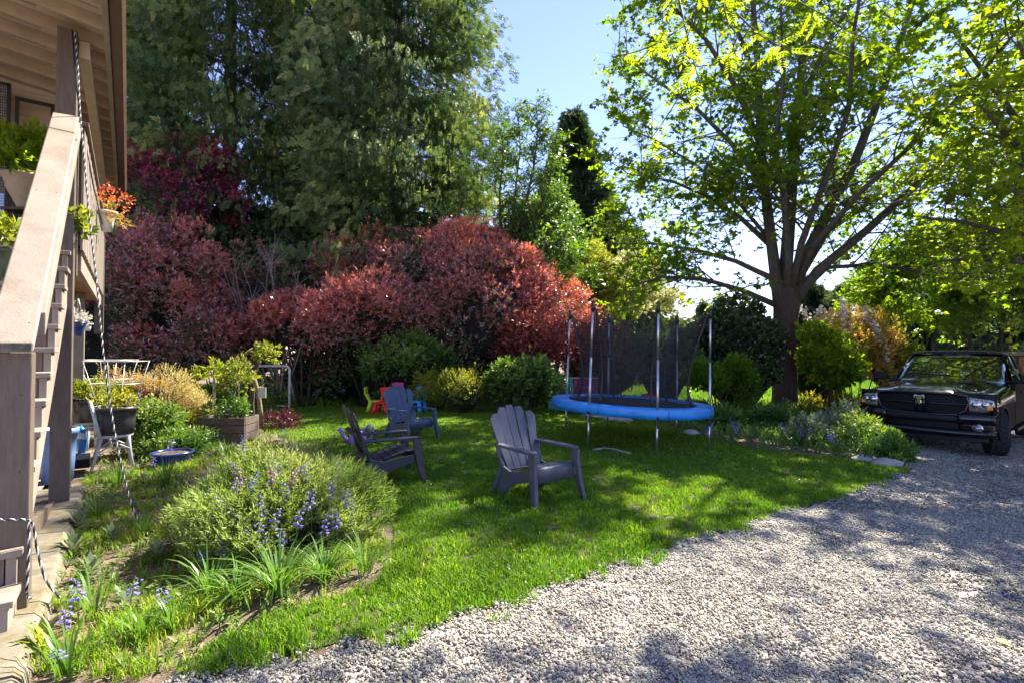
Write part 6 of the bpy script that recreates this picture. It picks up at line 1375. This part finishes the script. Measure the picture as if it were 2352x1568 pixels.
for s_ in (-.35, .35): tb_(MB().tube([Vector((s_, 1.08, 1.28)), Vector((s_ + .15, 1.12, 1.32)), Vector((s_ + .42, 1.14, 1.33))], .008, 5), 'wiper', 'trim')
tb_(MB().box((0, 2.95, 1.55), (1.55, .04, .55)), 'rear_window', 'glass')
tb_(MB().box((0, 2.12, .88), (1.88, 1.72, .74)), 'cabin_floor', 'matte'); tb_(MB().box((0, 2.0, 1.33), (1.5, .3, .3)), 'dashboard', 'matte', .05)
tb_(MB().box((0, .15, .80), (1.15, 1.9, .5)), 'engine_bay', 'matte'); tb_(MB().box((0, 3.9, .9), (1.9, 1.85, .06)), 'bed_floor', 'matte')
tb_(MB().box((0, 4.84, .95), (1.9, .05, .76)), 'tailgate', 'paint'); tb_(MB().box((0, 2.0, .42), (.9, 5.2, .18)), 'chassis', 'matte')
# wheels
def wheel(cx, cy, steer, name='wheel'):
    e = bpy.data.objects.new(name, None); link(e, tk); e.location = (cx, cy, .415); e.rotation_euler = (0, 0, steer); Mx = Matrix.Rotation(R(90), 3, 'Y')
    w_ = .145; prof = [(.24, -w_ * .9), (.33, -w_ * .98), (.385, -w_ * .88), (.412, -w_ * .6), (.418, 0), (.412, w_ * .6), (.385, w_ * .88), (.33, w_ * .98), (.24, w_ * .9)]
    MB().lathe(prof, (0, 0, 0), 48, M=Mx).build('tyre', M['tyre'], e, world=False)
    mb = MB()
    for k in range(30):
        a = k * 2 * math.pi / 30
        for xo, da in ((-.095, 0), (-.033, .1), (.033, 0), (.095, .1)): mb.box((xo, math.cos(a + da) * .416, math.sin(a + da) * .416), (.05, .055, .018), M=Matrix.Rotation(a + da - math.pi / 2, 3, 'X'))
    tag(mb.build('tread_block', M['tyre'], e, world=False), kind='stuff')
    so = 1 if cx > 0 else -1
    MB().lathe([(.24, so * .10), (.225, so * .09), (.22, so * .03), (0, so * .03)], (0, 0, 0), 32, M=Mx).build('rim', M['rim'], e, world=False)
    mb = MB()
    for k in range(5):
        a = k * 1.2566; mb.bar((so * .085, 0, 0), (so * .095, math.cos(a) * .225, math.sin(a) * .225), .06, .03, up=(1, 0, 0))
    mb.build('spokes', M['rim'], e, world=False)
for cx, cy, s_ in ((-.87, 0, R(20)), (.87, 0, R(20)), (-.87, 3.57, 0), (.87, 3.57, 0)): wheel(cx, cy, s_)
